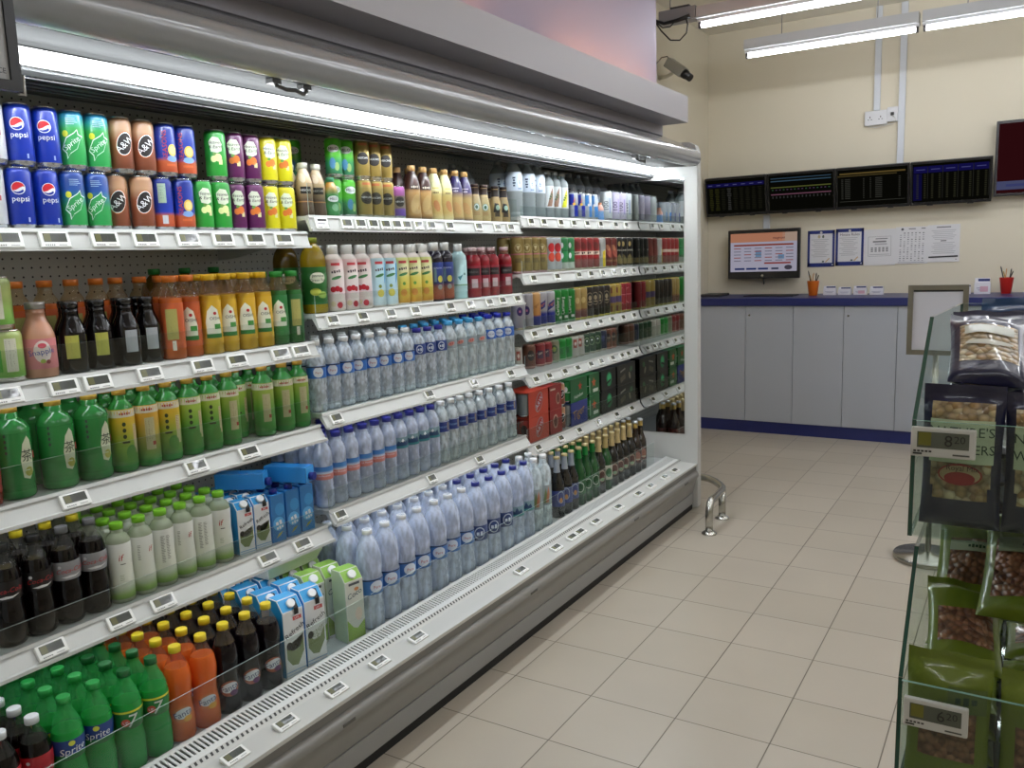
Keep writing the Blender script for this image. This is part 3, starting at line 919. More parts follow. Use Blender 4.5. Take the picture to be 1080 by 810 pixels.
def K_green_big():
    p = shape('tea', .040, .212)
    its = [('p', [(.010, .050), (.024, .044), (.036, .060), (.040, .100), (.034, .135), (.026, .145), (.014, .128), (.007, .090)], M('#c9d0b4')), ('t', '茶', .023, .100, .030, M('#1f2f1f'), {'lift': 3}), ('e', .024, .062, .010, .011, M('#a3a342'), {'lift': 2}), ('r', .046, .098, .007, .016, M('#b3352d'), {'lift': 2})]
    its += [('e', -.020, .150 - k * .013, .0028, .004, M('#10381f')) for k in range(4)]
    return bottle(p, LIQ('#3a9a4c', .35), (.199, .0185, .0165, M('#d8b04a', .35)), labels=[('label', .020, .155, M('#2f8440', .22, 0, .4), its)])
def _gtea(top, mid, back, red):
    p = shape('tea', .0315, .212)
    g = GRAD('tealabel' + top + mid, [(.02, '#3f8a38'), (.075, mid), (.135, top)], rough=.35)
    its = [('r', 0, .152, .19, .018, M('#d6d3bf')), ('t', '~5', .0, .152, .009, M('#a33a34'), {'lift': 3})]
    if back:
        its += [('r', .004, .088, .024, .085, M('#b8b48a'))] + band(.004, .125, .02, M('#7a5a3a'), 16) + ([('r', .012, .062, .008, .010, M('#a33a2d'), {'lift': 3})] if red else [])
    else:
        its += [('e', -.004, .125 - k * .016, .0045, .0055, M('#2d3b20')) for k in range(3)] + [('r', -.002, .078, .018, .005, M('#3c3a1c')), ('e', .010, .05, .014, .02, M('#4f8a35')), ('r', .026, .085, .014, .075, M('#c9c49a'))] + band(.026, .12, .012, M('#a3402f'), 10)
    return bottle(p, LIQ('#3f9f4a', .35), (.199, .0165, .0165, M('#cfa545', .35)), labels=[('label', .018, .163, g, its)])
def K_tea_yellow_label(): return _gtea('#d8b52f', '#8fae3a', False, False)
def K_tea_yellow_back(): return _gtea('#d8a83a', '#a9a24a', True, True)
def K_tea_green_label(): return _gtea('#a3c24a', '#4f9a3c', False, False)
def K_tea_green_label_back(): return _gtea('#9ab24a', '#4f9a3c', True, True)
def _cola(cap, lab):
    p = shape('soda', .0335, .240)
    its = [('t', 'Coca-Cola', .004, .137, .0155, M('#b3222c'), {'shear': .3, 'lift': 3, 'rot': .06}), ('e', -.022, .146, .004, .004, M('#c9cbcf'), {'lift': 2}), ('p', [(-.02, .120), (0, .124), (.02, .122), (.03, .126), (.012, .118), (-.008, .117)], M('#d9dadd'), {'lift': 2})]
    return bottle(p, COLA, (.224, .0145, .016, M(cap, .35)), fill=.186, clear=CLEAR('#ebe8e4', .03, '#e5e5e5', .04, 1.45), labels=[('label', .112, .158, lab, its)])
def K_cola_black(): return _cola('#151515', M('#0e0c0d', .3))
def K_cola_silver(): return _cola('#6d6e70', M('#96989c', .3, .3))
def K_cola_yellow(): return _cola('#e5cf2a', M('#8a8c90', .3, .3))
def K_cola_white(): return _cola('#d6d9dc', M('#a3202a', .3))
def K_white_drink(front=0):
    p = [(.016, 0), (.0285, .0015), (.0305, .006), (.0305, .060), (.0295, .085), (.029, .100), (.030, .125), (.0305, .152), (.029, .166), (.022, .178), (.0165, .182), (.0155, .184), (.0155, .192), (.0135, .193), (.0135, .204)]
    g = GRAD('whitedrink', [(.006, '#5c8a34'), (.022, '#8fb45a'), (.045, '#d9dfd0'), (.16, '#e3e6e2')], rough=.4)
    red = M('#b53a35')
    its = [('t', 'if', 0, .122, .024, red, {'lift': 2, 'shear': .15}), ('r', .003, .104, .012, .002, K_)] + band(.0, .075, .014, M('#9aa88a'), 4) if front == 0 else ([('r', 0, .09, .001, .001, W_)] + band(-.008, .14, .010, M('#5f665a'), 18) + band(.006, .14, .010, M('#5f665a'), 16) if front == 1 else [('t', 'if', .014, .122, .022, red, {'lift': 2, 'shear': .15})] + band(-.016, .135, .008, M('#6d7566'), 10))
    return bottle(p, CLEAR('#f2f5ee', .55, '#d5e0c4', .08, 1.4), (.193, .0165, .0155, M('#7fc42c', .35)), labels=[('label', .012, .158, g, its)])
def K_white_drink_back(): return K_white_drink(1)
def K_white_drink_side(): return K_white_drink(2)

def carton(w, d, h, white, side, items, cap=None, slope=True, topmat=None, tagm=None):
    """carton with the front face toward +X; sloped shoulder and a screw cap"""
    b = MB()
    if slope:
        pts = [(-d / 2, 0), (d / 2, 0), (d / 2, h * .86), (d * .12, h), (-d / 2, h)]
        b.prism(pts, -w / 2, w / 2, [white, white, topmat or side, topmat or side, side])
        # sides take the side colour
        k = len(b.f)
        b.mi[k - 1] = b.mid(side); b.mi[k - 2] = b.mid(side)
        capo = Vector((d * .31, 0, h * .93)); nrm = Vector((h * .14, 0, d * .38)).normalized()
    else:
        b.prism([(-d / 2, 0), (d / 2, 0), (d / 2, h), (-d / 2, h)], -w / 2, w / 2, [white, white, topmat or side, side])
        k = len(b.f)
        b.mi[k - 1] = b.mid(side); b.mi[k - 2] = b.mid(side)
        capo = Vector((d * .12, 0, h)); nrm = Vector((0, 0, 1))
    me = b.mesh('carton_body', bevel=.0022)
    parts = [('body', me, None)]
    f = MB()
    deco(f, facemap(d / 2), items)
    parts.append(('print', f.mesh('print'), None))
    if cap:
        r, ch, m = cap
        c = MB()
        c.tube([capo, capo + nrm * ch * .98, capo + nrm * ch], [r, r, r * .9], m, 20)
        parts.append(('cap', c.mesh('cap'), None))
    if tagm:
        c = MB()
        q = Vector((-nrm.z, 0, nrm.x))
        for s in (.0006,):
            a = capo + Vector((0, r * .2, 0)) + nrm * (ch * .3)
            # black tag folded from the cap down the front
            x0 = d / 2
            c.poly([(x0 + .0022, r * .25, h * .80), (x0 + .0022, r * 1.45, h * .80), (x0 + .0022, r * 1.45, h * .885), (x0 + .0022, r * .25, h * .885)], tagm)
            c.poly([(x0 + .0022, r * .25, h * .885), (x0 + .0022, r * 1.45, h * .885), tuple(capo + Vector((.0, r * 1.45, .012))), tuple(capo + Vector((.0, r * .6, .016)))], tagm)
        parts.append(('seal_tag', c.mesh('seal_tag'), 'black paper tag at the cap'))
    return parts
def _refresh(w, d, h):
    k = h / .235
    bl = M('#2f9fe0', .35, 0, .3)
    its = [('p', [(-w * .42, h * .42), (w * .42, h * .52), (w * .42, h * .30), (w * .1, h * .14), (-w * .2, h * .16), (-w * .42, h * .26)], M('#7d8a5c')), ('p', [(-w * .42, h * .40), (-w * .1, h * .34), (w * .2, h * .36), (w * .42, h * .48), (w * .42, h * .72), (w * .05, h * .68), (-w * .1, h * .5)], M('#dfe2e3')), ('e', -w * .28, h * .42, w * .14, h * .05, M('#33302c'), {'lift': 2}), ('t', 'Refresh', .001, h * .60, .023 * k, M('#22262c'), {'rot': .42, 'lift': 3}), ('r', w * .18, h * .755, w * .42, h * .05, M('#c1504f'), {'lift': 2}), ('t', 'UFC', w * .18, h * .755, .0095 * k, W_, {'lift': 3}), ('r', 0, h * .08, w * .98, .003, M('#8fb0d6')), ('r', 0, h * .04, w * .98, .002, M('#8fb0d6'))]
    return carton(w, d, h, M('#dfe2e4', .35), bl, its, (.0125 * (.7 + .3 * k), .011, CAPW), True, bl, M('#17181a'))
def K_carton_big(): return _refresh(.070, .070, .235)
def K_carton_small(): return _refresh(.052, .052, .160)
def K_carton_coco():
    w, h = .070, .235
    its = [('t', 'Coco', 0, h * .68, .026, M('#1f4a5a'), {'rot': .25, 'lift': 3, 'shear': .2}), ('r', .0, h * .82, w * .6, .008, M('#4a5258')), ('e', .008, h * .74, .009, .006, M('#c98a5a')), ('p', [(-w * .48, .01), (w * .48, .01), (w * .48, h * .28), (w * .1, h * .18), (-w * .2, h * .22), (-w * .48, h * .34)], M('#86ab3c')), ('e', .012, h * .38, .014, .022, M('#e2cfc0'))]
    return carton(w, .07, h, M('#cfd3ca', .35), M('#b9c8a2', .35), its, (.014, .010, CAPW), True, M('#8fbf4f'))
def K_carton_blue():
    w, h = .050, .150
    its = [('e', 0, h * .38, .020, .022, M('#5fb0e6')), ('t', '~2', 0, h * .40, .020, W_, {'rot': .2, 'lift': 3}), ('t', '~3', .003, h * .30, .014, W_, {'rot': .2, 'lift': 3}), ('p', [(-.012, .012), (-.002, .026), (.014, .032), (.004, .020)], M('#9aa043')), ('e', .006, h * .68, .016, .020, M('#3f93d0'))]
    return carton(w, .05, h, M('#2b78ba', .3, 0, .3), M('#2a86cf', .3, 0, .3), its, (.0125, .016, M('#15207a', .3)), False, M('#3f9fe6', .3))
def K_carton_blue_lying(): return K_carton_blue()

def _green_soda(lab, its, cap, name):
    p = shape('soda', .0345, .252)
    return bottle(p, LIQ('#2cb552', .45), (.236, .0148, .0165, cap), fill=.176, clear=CLRG, labels=[('label', .112, .160, lab, its)])
def K_sprite():
    return _green_soda(M('#1d3f86', .3), [('r', 0, .118, .2, .012, M('#1f7a3c')), ('t', 'Sprite', 0, .133, .024, W_, {'rot': .12, 'shear': .2, 'lift': 3}), ('e', -.002, .152, .007, .006, M('#cfd64a'), {'lift': 2})], M('#2a9a48', .35), 'a')
def K_seven():
    return _green_soda(M('#1d7a36', .3), [('r', 0, .157, .2, .005, M('#c9d43a')), ('t', '7', .002, .134, .046, M('#cfd9d2'), {'lift': 3, 'shear': .15}), ('e', -.014, .131, .010, .010, M('#c0503a'), {'lift': 2}), ('t', 'UP', -.014, .131, .010, W_, {'lift': 3})], M('#16622f', .35), 'b')
def _fanta(liq, lab):
    p = [(.018, 0), (.031, .002), (.0345, .010), (.0345, .060), (.031, .085), (.0295, .100), (.0315, .125), (.0345, .150), (.0345, .165), (.031, .188), (.023, .208), (.0155, .222), (.0145, .227), (.0145, .234), (.0125, .236), (.0125, .248)]
    its = [('e', 0, .074, .025, .021, M('#d97a2c') if lab else M('#a8563a')), ('e', 0, .077, .022, .013, M('#dfe2ea'), {'lift': 2, 'rot': .2}), ('t', 'Fanta', -.001, .077, .0215, M('#1d2a66'), {'rot': .2, 'lift': 4}), ('e', .010, .062, .011, .008, M('#e0a53c') if lab else M('#5f2a5f'), {'lift': 3})]
    return bottle(p, liq, (.233, .0152, .0165, M('#e0c92c', .35)), fill=.196, clear=CLEAR('#f4ebe0', .05, '#eeddcc', .05, 1.45), items=its)
def K_orange_soda(): return _fanta(LIQ('#ea7a30', .4), True)
def K_grape_soda(): return _fanta(M('#0d050b', .12, 0, .15, .3), False)

# milk coffees and milk drinks on the middle top shelf
def K_coffee_white_cap():
    p = shape('latte', .0285, .165)
    g = GRAD('coffeebottle', [(0, '#4a372c'), (.05, '#5a4434'), (.09, '#b59a74'), (.15, '#cdbb9b')], rough=.35)
    return bottle(p, g, (.148, .0155, .017, M('#dcdcd2')), items=[('r', .002, .080, .034, .022, M('#1a1718')), ('t', 'NESCAFE', .002, .080, .0085, W_, {'lift': 3}), ('e', -.008, .118, .010, .016, M('#cdbfa5'), {'rot': .4}), ('r', 0, .045, .12, .004, M('#a8794a'))])
def K_malt_bottle():
    p = shape('latte', .026, .128)
    return bottle(p, GRAD('maltbottle', [(0, '#2a7a3f'), (.07, '#33904a'), (.10, '#cf8f3a'), (.125, '#3a7a3c')], rough=.35), (.113, .013, .014, M('#2f7f5a')), items=[('e', 0, .058, .020, .010, W_), ('t', 'MILO', 0, .058, .011, K_, {'lift': 3}), ('e', .004, .03, .012, .012, M('#7fb08a'))])
def K_malt_can():
    return can(.130, .0275, GRAD('maltcan', [(0, '#2f6a4a'), (.05, '#2f8a5a'), (.07, '#4fb32a'), (.13, '#45a626')], rough=.28), [('e', 0, .092, .020, .012, W_), ('t', 'MILO', 0, .092, .0135, K_, {'lift': 3}), ('e', -.004, .045, .010, .018, M('#3f7fae')), ('e', .010, .035, .008, .014, M('#8fb06a'))])
def K_coffee_can():
    return can(.130, .0275, M('#a18a4a', .3, .4), [('e', 0, .068, .021, .021, M('#1d1616')), ('t', 'NESCAFE', 0, .070, .0088, W_, {'lift': 3}), ('r', 0, .115, .03, .008, M('#b5653a'))], lid='#d4cfc0')
def K_coffee_can_purple():
    return can(.118, .0275, GRAD('purplecan', [(0, '#5f3f9a'), (.035, '#6a4aa5'), (.04, '#8a7a6a'), (.08, '#7a6a5a'), (.085, '#a44f9a'), (.118, '#b55fae')], rough=.28), [('e', 0, .062, .018, .018, M('#1d1616')), ('t', 'NESCAFE', 0, .062, .0078, W_, {'lift': 3})])
def _latte(name, stops, its, r=.0315, h=.200):
    p = shape('latte', r, h)
    return bottle(p, GRAD(name, stops, rough=.35), (h * .885, .0148, h * .105, M('#c9a066', .35)), items=its)
def K_latte_brown(): return _latte('lattebrown', [(0, '#4a3422'), (.02, '#b98a4e'), (.10, '#cfa468'), (.115, '#4a2a22'), (.18, '#3a211d')], [('e', 0, .06, .016, .034, M('#d6b27a'), {'rot': -.3}), ('r', 0, .118, .034, .014, M('#2f1d1a')), ('t', '~4', 0, .119, .012, M('#d9cdb8'), {'lift': 3}), ('e', .002, .03, .018, .010, M('#c3a06e'))])
def K_latte_cream(): return _latte('lattecream', [(0, '#d7cfa4'), (.03, '#d2b06c'), (.09, '#d8bb74'), (.12, '#d9d7a0'), (.18, '#d5d6a4')], [('e', .003, .055, .012, .022, M('#cf8a55'), {'rot': .3}), ('r', 0, .122, .024, .003, M('#c9b23a')), ('t', '~4', 0, .105, .0095, M('#5a4a2c'), {'lift': 3})])
def K_latte_blue(): return _latte('latteblue', [(0, '#453f66'), (.018, '#cba76c'), (.09, '#cfae74'), (.115, '#332a66'), (.18, '#2a2258')], [('e', .004, .05, .014, .026, M('#d3a269'), {'rot': .4}), ('r', 0, .128, .026, .004, M('#d9d3e6')), ('t', '~3', 0, .117, .010, M('#d9d3e6'), {'lift': 3})])
def K_frap_light():
    p = shape('frap', .0295, .155)
    return bottle(p, M('#c2a878', .1, 0, .5), (.1405, .0165, .013, M('#3a2a24', .3, .4)), items=[('e', .002, .060, .013, .015, M('#7f9a8a')), ('e', .002, .060, .010, .012, W_, {'lift': 2}), ('e', .002, .060, .006, .008, M('#3f6a58'), {'lift': 3}), ('r', .002, .034, .024, .016, M('#b08a5a'))], labels=[('neck_label', .112, .138, M('#33241f', .35), [])])
def K_frap_dark():
    p = shape('frap', .0295, .155)
    return bottle(p, M('#b29669', .1, 0, .5), (.1405, .0165, .013, M('#221a18', .3, .4)), items=[('p', [(-.014, .044), (.012, .036), (.016, .05), (.010, .078), (-.006, .082)], M('#1a1614')), ('e', .006, .062, .009, .011, M('#a9c4b2'), {'lift': 2}), ('r', .004, .032, .022, .016, M('#4a3a2a'))], labels=[('neck_label', .108, .138, M('#241a18', .35), [])])
def K_frap(): return K_frap_light()
CLRD = CLEAR('#eef2f3', .58, '#bfc9cc', .08, 1.6)
def K_isotonic():
    p = shape('water', .040, .250)
    return bottle(p, CLRD, (.234, .0165, .018, M('#8e9496', .35)), labels=[('label', .112, .195, M('#b9c6d6', .35), [('t', '~4', -.012, .152, .018, M('#2a3a55'), {'rot': PI / 2, 'lift': 3}), ('e', .014, .155, .010, .028, M('#dfe6ee')), ('t', '~3', .014, .150, .011, M('#3d6fb0'), {'rot': PI / 2, 'lift': 3}), ('r', .016, .122, .022, .006, M('#7d93b4'))])])
def _clear(col1, col2):
    p = shape('tea', .0325, .218)
    return bottle(p, CLRD, (.204, .0165, .0165, M('#a9aeae', .35)), labels=[('label', .050, .150, M('#c9d0d2', .4), [('p', [(-.014, .055), (.010, .055), (.020, .10), (.018, .145), (.004, .12)], M(col1)), ('t', '~3', .004, .10, .018, M(col2), {'rot': 1.1, 'lift': 3})])])
def K_clear_orange(): return _clear('#8a6a5a', '#3f5a3a')
def K_clear_yellow(): return _clear('#cfd12f', '#4a6a2a')
def K_energy_can():
    b = M('#b9c0cc', .25, .5)
    q = M('#1f2f9a', .25, .3)
    return can(.134, .0265, b, [('p', [(-.026, .072), (0, .070), (0, .124), (-.026, .124)], q), ('p', [(.001, .014), (.030, .014), (.030, .068), (.001, .070)], q), ('e', 0, .075, .007, .007, M('#d8b02c'), {'lift': 2}), ('t', 'RedBull', 0, .088, .0105, M('#c3303a'), {'rot': PI / 2 - .3, 'lift': 3})])
def K_energy_can_light():
    b = M('#c3ccd6', .25, .4)
    q = M('#3f86cf', .25, .3)
    return can(.134, .0265, b, [('p', [(-.026, .072), (0, .070), (0, .124), (-.026, .124)], q), ('p', [(.001, .014), (.030, .014), (.030, .068), (.001, .070)], q), ('e', 0, .075, .007, .007, M('#c9c9c9'), {'lift': 2})])
def K_pink_small():
    p = shape('latte', .024, .095)
    return bottle(p, GRAD('pinksmall', [(0, '#5a8fd0'), (.045, '#6a93c8'), (.055, '#cf9a8a'), (.095, '#d9a08a')], rough=.35), (.082, .012, .012, M('#d99a7a')))
def K_iso_can():
    return can(.160, .0330, M('#c2cacd', .3, .3), [('t', '100', -.006, .082, .036, M('#2f3a52'), {'rot': PI / 2, 'lift': 2}), ('r', .016, .080, .008, .08, M('#8fa0c0'))])
def K_iso_can_purple():
    return can(.160, .0330, M('#bcb8d0', .3, .3), [('t', '100', -.006, .082, .036, M('#3a2a5a'), {'rot': PI / 2, 'lift': 2}), ('r', .016, .080, .008, .08, M('#9a8fc0'))])
def _yog(stops, name, cap, fruit, tx, extra=()):
    p = shape('milk', .0335, .222)
    return bottle(p, M('#e0d6d0', .25, 0, .2), (.189, .0175, .031, M('#eceeec')), labels=[('label', .008, .172, GRAD(name, stops, rough=.4), [('r', .002, .156, .030, .009, M('#c8414a')), ('t', '~4', .002, .132, .013, M('#4a3a44'), {'rot': .15, 'lift': 3}), ('e', .004, .112, .018, .005, M('#3f7a4a'), {'rot': .25})] + [('e', a, b, c, c * 1.05, M(k)) for a, b, c, k in fruit] + list(extra))])
def K_yog_pink(): return _yog([(.008, '#dccdc8'), (.06, '#e2cdd2'), (.12, '#e4dcd8'), (.172, '#e3c4c4')], 'yogpink', 0, [(-.010, .074, .009, '#b3202f'), (.004, .076, .009, '#b3202f'), (.016, .072, .008, '#a31f2c'), (.004, .048, .014, '#d8cbc6'), (.018, .045, .012, '#e0d4ce'), (.010, .022, .010, '#c03a44'), (-.012, .026, .009, '#d9c7a5')], '')
def K_yog_blue(): return _yog([(.008, '#cddde6'), (.08, '#b9dbe9'), (.172, '#c2e2ee')], 'yogblue', 0, [(.004, .050, .013, '#d8c95a'), (.002, .074, .006, '#7a8a3a')], '', [('p', [(.022, .08), (.026, .15), (.036, .155), (.036, .11)], M('#3f9ad6'))])
def K_yog_yellow(): return _yog([(.008, '#d0963a'), (.05, '#d2b83f'), (.10, '#d9cf6a'), (.13, '#e0dcb4'), (.172, '#d6dc8a')], 'yogyel', 0, [(.004, .078, .006, '#5a8a3a'), (.002, .045, .012, '#cf8a3c')], '')
def K_navy_drink():
    p = shape('milk', .0335, .228)
    return bottle(p, M('#191428', .1, 0, .5), (.195, .0175, .031, M('#eceeec')), labels=[('label', .008, .150, GRAD('navylabel', [(.008, '#94492f'), (.05, '#9a5236'), (.07, '#22305f'), (.15, '#2a3f8a')], rough=.35), [('e', .008, .086, .011, .013, M('#b9b348')), ('e', .006, .055, .010, .010, M('#8a8f8c')), ('r', -.012, .10, .010, .05, M('#5f7a86')), ('t', 'SEASONS', .0, .128, .0085, M('#c9d0e6'), {'lift': 3})])])
def K_pale_blue():
    p = shape('milk', .0345, .222)
    return bottle(p, M('#b6dbe0', .2, 0, .3), (.189, .0175, .031, M('#eceeec')), labels=[('label', .03, .155, M('#b9dde2', .35), [('p', [(-.014, .09), (-.004, .074), (.010, .10), (-.002, .092)], M('#3f7f8a')), ('t', '~1', .016, .10, .018, M('#4a7a7a'), {'lift': 3}), ('r', 0, .056, .2, .004, M('#7fb08a'))])])
def K_red_drink():
    p = shape('square', .0345, .205)
    return bottle(p, LIQ('#a3202f', .3), (.189, .0185, .0165, M('#e3c9cc')), fill=.175, clear=CLEAR('#f0d2d4', .1, '#cc9999', .05, 1.42), labels=[('label', .035, .130, M('#8a2434', .35), [('r', 0, .105, .060, .030, M('#1c1416')), ('t', 'RIBENA', 0, .105, .012, M('#6a6a6a'), {'lift': 3}), ('r', .004, .058, .026, .036, M('#b9a3a8'))] + band(.004, .07, .02, M('#7a6a70'), 6))])
# tall and short beer or soda cans of the right bay
def _tall(col, items, lid='#cfc6b0', metal=.3): return can(.166, .0325, M(col, .28, metal) if isinstance(col, str) else col, items, lid=lid, n=20)
def K_tall_gold(): return _tall('#8f7c46', [('e', 0, .115, .017, .020, M('#b9ab78')), ('e', 0, .115, .013, .016, M('#8f7c46'), {'lift': 2}), ('p', [(-.008, .125), (.008, .125), (0, .105)], M('#d9cfa5'), {'lift': 3}), ('r', 0, .088, .2, .006, M('#b9707a')), ('r', 0, .060, .03, .020, M('#6f6038'))], '#c9a0a0')
def K_tall_white(): return _tall('#bfc4cc', [('e', .004, .115, .018, .022, R_), ('e', .004, .070, .018, .022, M('#c8452f'))])
def K_tall_green(): return _tall(GRAD('tallgreen', [(0, '#b9c4bc'), (.04, '#b9c4bc'), (.045, '#1f7f46'), (.166, '#2a8f4e')], rough=.28), [('e', 0, .125, .007, .014, W_), ('e', 0, .075, .007, .014, W_), ('r', 0, .10, .2, .004, M('#14402a'))])
def K_tall_red(): return _tall(GRAD('tallred', [(0, '#7a3a3c'), (.05, '#8a4a4a'), (.055, '#8f1f24'), (.166, '#a3242a')], rough=.28), [('r', 0, .085, .2, .018, M('#cfb8a8')), ('t', '~3', 0, .085, .016, M('#2a1a1a'), {'lift': 3, 'rot': .15}), ('e', .004, .122, .014, .022, M('#7a2a2a'), {'rot': .5})])
def K_tall_yellow(): return _tall('#b9bdbc', [('p', [(.002, .01), (.024, .01), (.024, .10), (.002, .09)], M('#d0b82a')), ('r', -.012, .1, .006, .07, M('#8a8f94'))])
def K_tall_brown(): return _tall('#6f2f2a', [('e', .004, .09, .016, .040, M('#9a4a3c'), {'rot': .5}), ('e', 0, .11, .010, .018, M('#b97a5a'), {'rot': .5, 'lift': 2}), ('r', 0, .04, .06, .012, M('#8a5a3c'))])
def K_tall_black(): return _tall('#131315', [('t', 'GUINNESS', 0, .095, .013, M('#d6d3c4'), {'lift': 2}), ('e', 0, .130, .008, .014, M('#b9a46a')), ('r', 0, .035, .2, .03, M('#6f6238')), ('p', [(-.02, .05), (.02, .05), (0, .075)], M('#5f5430'))], '#dedede')
def K_tall_silver(): return _tall('#9c9aa2', [('e', 0, .085, .014, .020, M('#33215f')), ('t', '~1', 0, .085, .020, M('#b06a8a'), {'lift': 3})])
def K_tall_tiger(): return _tall(GRAD('talltiger', [(0, '#1c2a80'), (.06, '#1f2f8f'), (.075, '#a4a4ac'), (.166, '#a9a8b0')], rough=.28, metal=.2), [('p', [(-.02, .07), (.016, .092), (.020, .125), (-.014, .105)], M('#24307f')), ('t', 'Tiger', 0, .100, .018, M('#d07a4a'), {'rot': .6, 'lift': 3})])
def K_tall_orange(): return _tall(GRAD('tallorange', [(0, '#1c2a80'), (.05, '#1f2f8f'), (.06, '#c88a4a'), (.166, '#c9a06a')], rough=.28, metal=.2), [('t', 'Tiger', 0, .100, .018, M('#7a4a24'), {'rot': .6, 'lift': 3})])
def K_tall_vert(): return _tall('#157a2a', [('t', 'Carlsberg', 0, .085, .022, M('#dfe6df'), {'rot': PI / 2, 'lift': 2}), ('r', .016, .03, .02, .012, M('#dfe6df'))], '#8fb38f')
def K_tall_gold2(): return _tall(GRAD('tallgold2', [(0, '#6f3a34'), (.05, '#7a4a3c'), (.06, '#9a7f48'), (.166, '#a88f52')], rough=.28), [('e', 0, .10, .012, .016, M('#c9b27a'))], '#cfc060')
def K_tall_dark(): return _tall('#2a2420', [('e', 0, .100, .021, .034, M('#8f8472')), ('e', 0, .100, .018, .030, M('#241f1c'), {'lift': 2}), ('e', 0, .105, .009, .013, M('#a3967c'), {'lift': 3}), ('r', 0, .085, .02, .006, M('#a3967c'), {'lift': 3})], '#cfc060')
def K_tall_stripe(): return _tall(GRAD('tallstripe', [(0, '#8a7434'), (.06, '#8a7434'), (.065, '#4f3f6f'), (.095, '#4f3f6f'), (.10, '#a38a3a'), (.166, '#a38a3a')], rough=.28), [('r', 0, .13, .008, .03, M('#6f2f2f')), ('r', 0, .03, .008, .03, M('#6f2f2f'))], '#cfc060')
def K_tall_crimson(): return _tall('#8f1f2c', [('e', -.004, .095, .024, .045, M('#c9707a')), ('e', .002, .095, .022, .042, M('#8f1f2c'), {'lift': 2}), ('r', 0, .10, .05, .004, M('#c9707a'), {'lift': 3})], '#d8c070')
def _short(col, its, lid='#d9d5c4'): return can(.116, .0325, M(col, .28, .2), its, n=18, lid=lid)
def K_short_brown(): return _short('#6f4534', [('e', 0, .065, .018, .026, M('#2a1f1c')), ('t', 'A&W', 0, .065, .012, M('#c9b9a5'), {'lift': 3})], '#e6b3a8')
def K_short_red(): return _short('#8a2f34', [('r', 0, .06, .03, .04, M('#4a2a44')), ('t', '~3', 0, .065, .012, M('#c9b9a5'), {'lift': 3, 'rot': .5})], '#e8b0a5')
def K_short_circle(): return _short('#8a8a74', [('e', 0, .07, .018, .022, M('#2a4a2c')), ('e', 0, .07, .010, .012, M('#8fa04a'), {'lift': 2})], '#cfe0c4')
def K_short_green(): return _short('#1f8a34', [('r', 0, .05, .02, .03, M('#157028'))], '#b8e0b4')
def K_short_white(): return _short('#b5b0a8', [('r', 0, .075, .020, .044, M('#9a4a3c')), ('e', 0, .075, .006, .010, M('#d6c9c0'), {'lift': 2})])
def K_short_forest(): return _short('#24442c', [('e', 0, .07, .018, .024, M('#8aa07a')), ('e', 0, .07, .014, .019, M('#24442c'), {'lift': 2}), ('e', 0, .075, .005, .005, W_, {'lift': 3})])
def K_short_navy(): return _short('#232a44', [('r', 0, .07, .02, .03, M('#38406a'))])
# water bottles
WTR = CLEAR('#f6fafd', .78, '#e4f1ff', .07, 2.3, .8, 95, .8)
WTR2 = CLEAR('#f3f8ff', .80, '#dde9ff', .07, 2.2, .5, 50, .8)
WTR3 = CLEAR('#f6fafa', .74, '#e6f3fa', .07, 2.3, .7, 75, .8)
def _water(mat, h, r, cap, z0, z1, lab, its, sh='water', n=24, capr=.0165):
    p = shape(sh, r, h)
    return bottle(p, mat, (h * (.93 if h < .3 else .945), capr, h * .072 if h < .3 else h * .045, cap), labels=[('label', z0, z1, lab, its)], n=n)
def K_water_white():
    return _water(WTR, .234, .0318, CAPW, .112, .152, M('#2f6fc4', .35), [('e', .0, .132, .017, .017, M('#d9e2ee')), ('t', 'Pere', 0, .131, .011, M('#b3545a'), {'lift': 3}), ('r', 0, .149, .2, .004, M('#28304a'), {'lift': 2})])
def K_water_navy():
    return _water(WTR, .226, .0318, M('#2d2d96', .35), .128, .168, M('#28428a', .35), [('e', .0, .148, .014, .016, M('#c9d4e6')), ('e', 0, .148, .010, .012, M('#28428a'), {'lift': 2}), ('t', '~2', 0, .147, .015, M('#d9e2ee'), {'lift': 3})])
def K_water_sky():
    return _water(WTR3, .236, .0318, M('#4fb0ea', .3), .130, .165, CLEAR('#eef4f6', .35, '#dfe8ec', .2), [('e', 0, .148, .014, .008, M('#d08a80'), {'rot': .3}), ('t', '~2', 0, .148, .014, M('#c0605a'), {'lift': 3})])
def K_water_royal():
    return _water(WTR3, .240, .0318, M('#2a36b8', .3), .138, .178, M('#2f66c0', .35), [('e', 0, .158, .017, .015, M('#d9e2ee')), ('t', 'POLAR', 0, .158, .0095, M('#2a3f8a'), {'lift': 3})])
def K_water_red():
    return _water(WTR2, .245, .0318, M('#2a2f92', .35), .098, .142, GRAD('redwater', [(.098, '#cf7a72'), (.116, '#d28a82'), (.120, '#c9d6e6'), (.128, '#3f80c4'), (.142, '#3a78be')], rough=.35), [('t', 'Ice Mountain', 0, .112, .008, M('#dfe6ee'), {'lift': 3})])
def K_water_teal():
    mt = M('#1f3f66')
    return _water(WTR2, .245, .0318, M('#2a2f92', .35), .118, .160, CLEAR('#dfeef0', .45, '#b5d8da', .2), [('p', [(-.03, .122), (-.018, .148), (-.010, .138), (0, .156), (.010, .140), (.020, .150), (.032, .122)], mt), ('p', [(-.006, .146), (0, .156), (.006, .147), (0, .142)], W_, {'lift': 2}), ('r', 0, .124, .1, .008, M('#2f7f86'), {'lift': 2})])
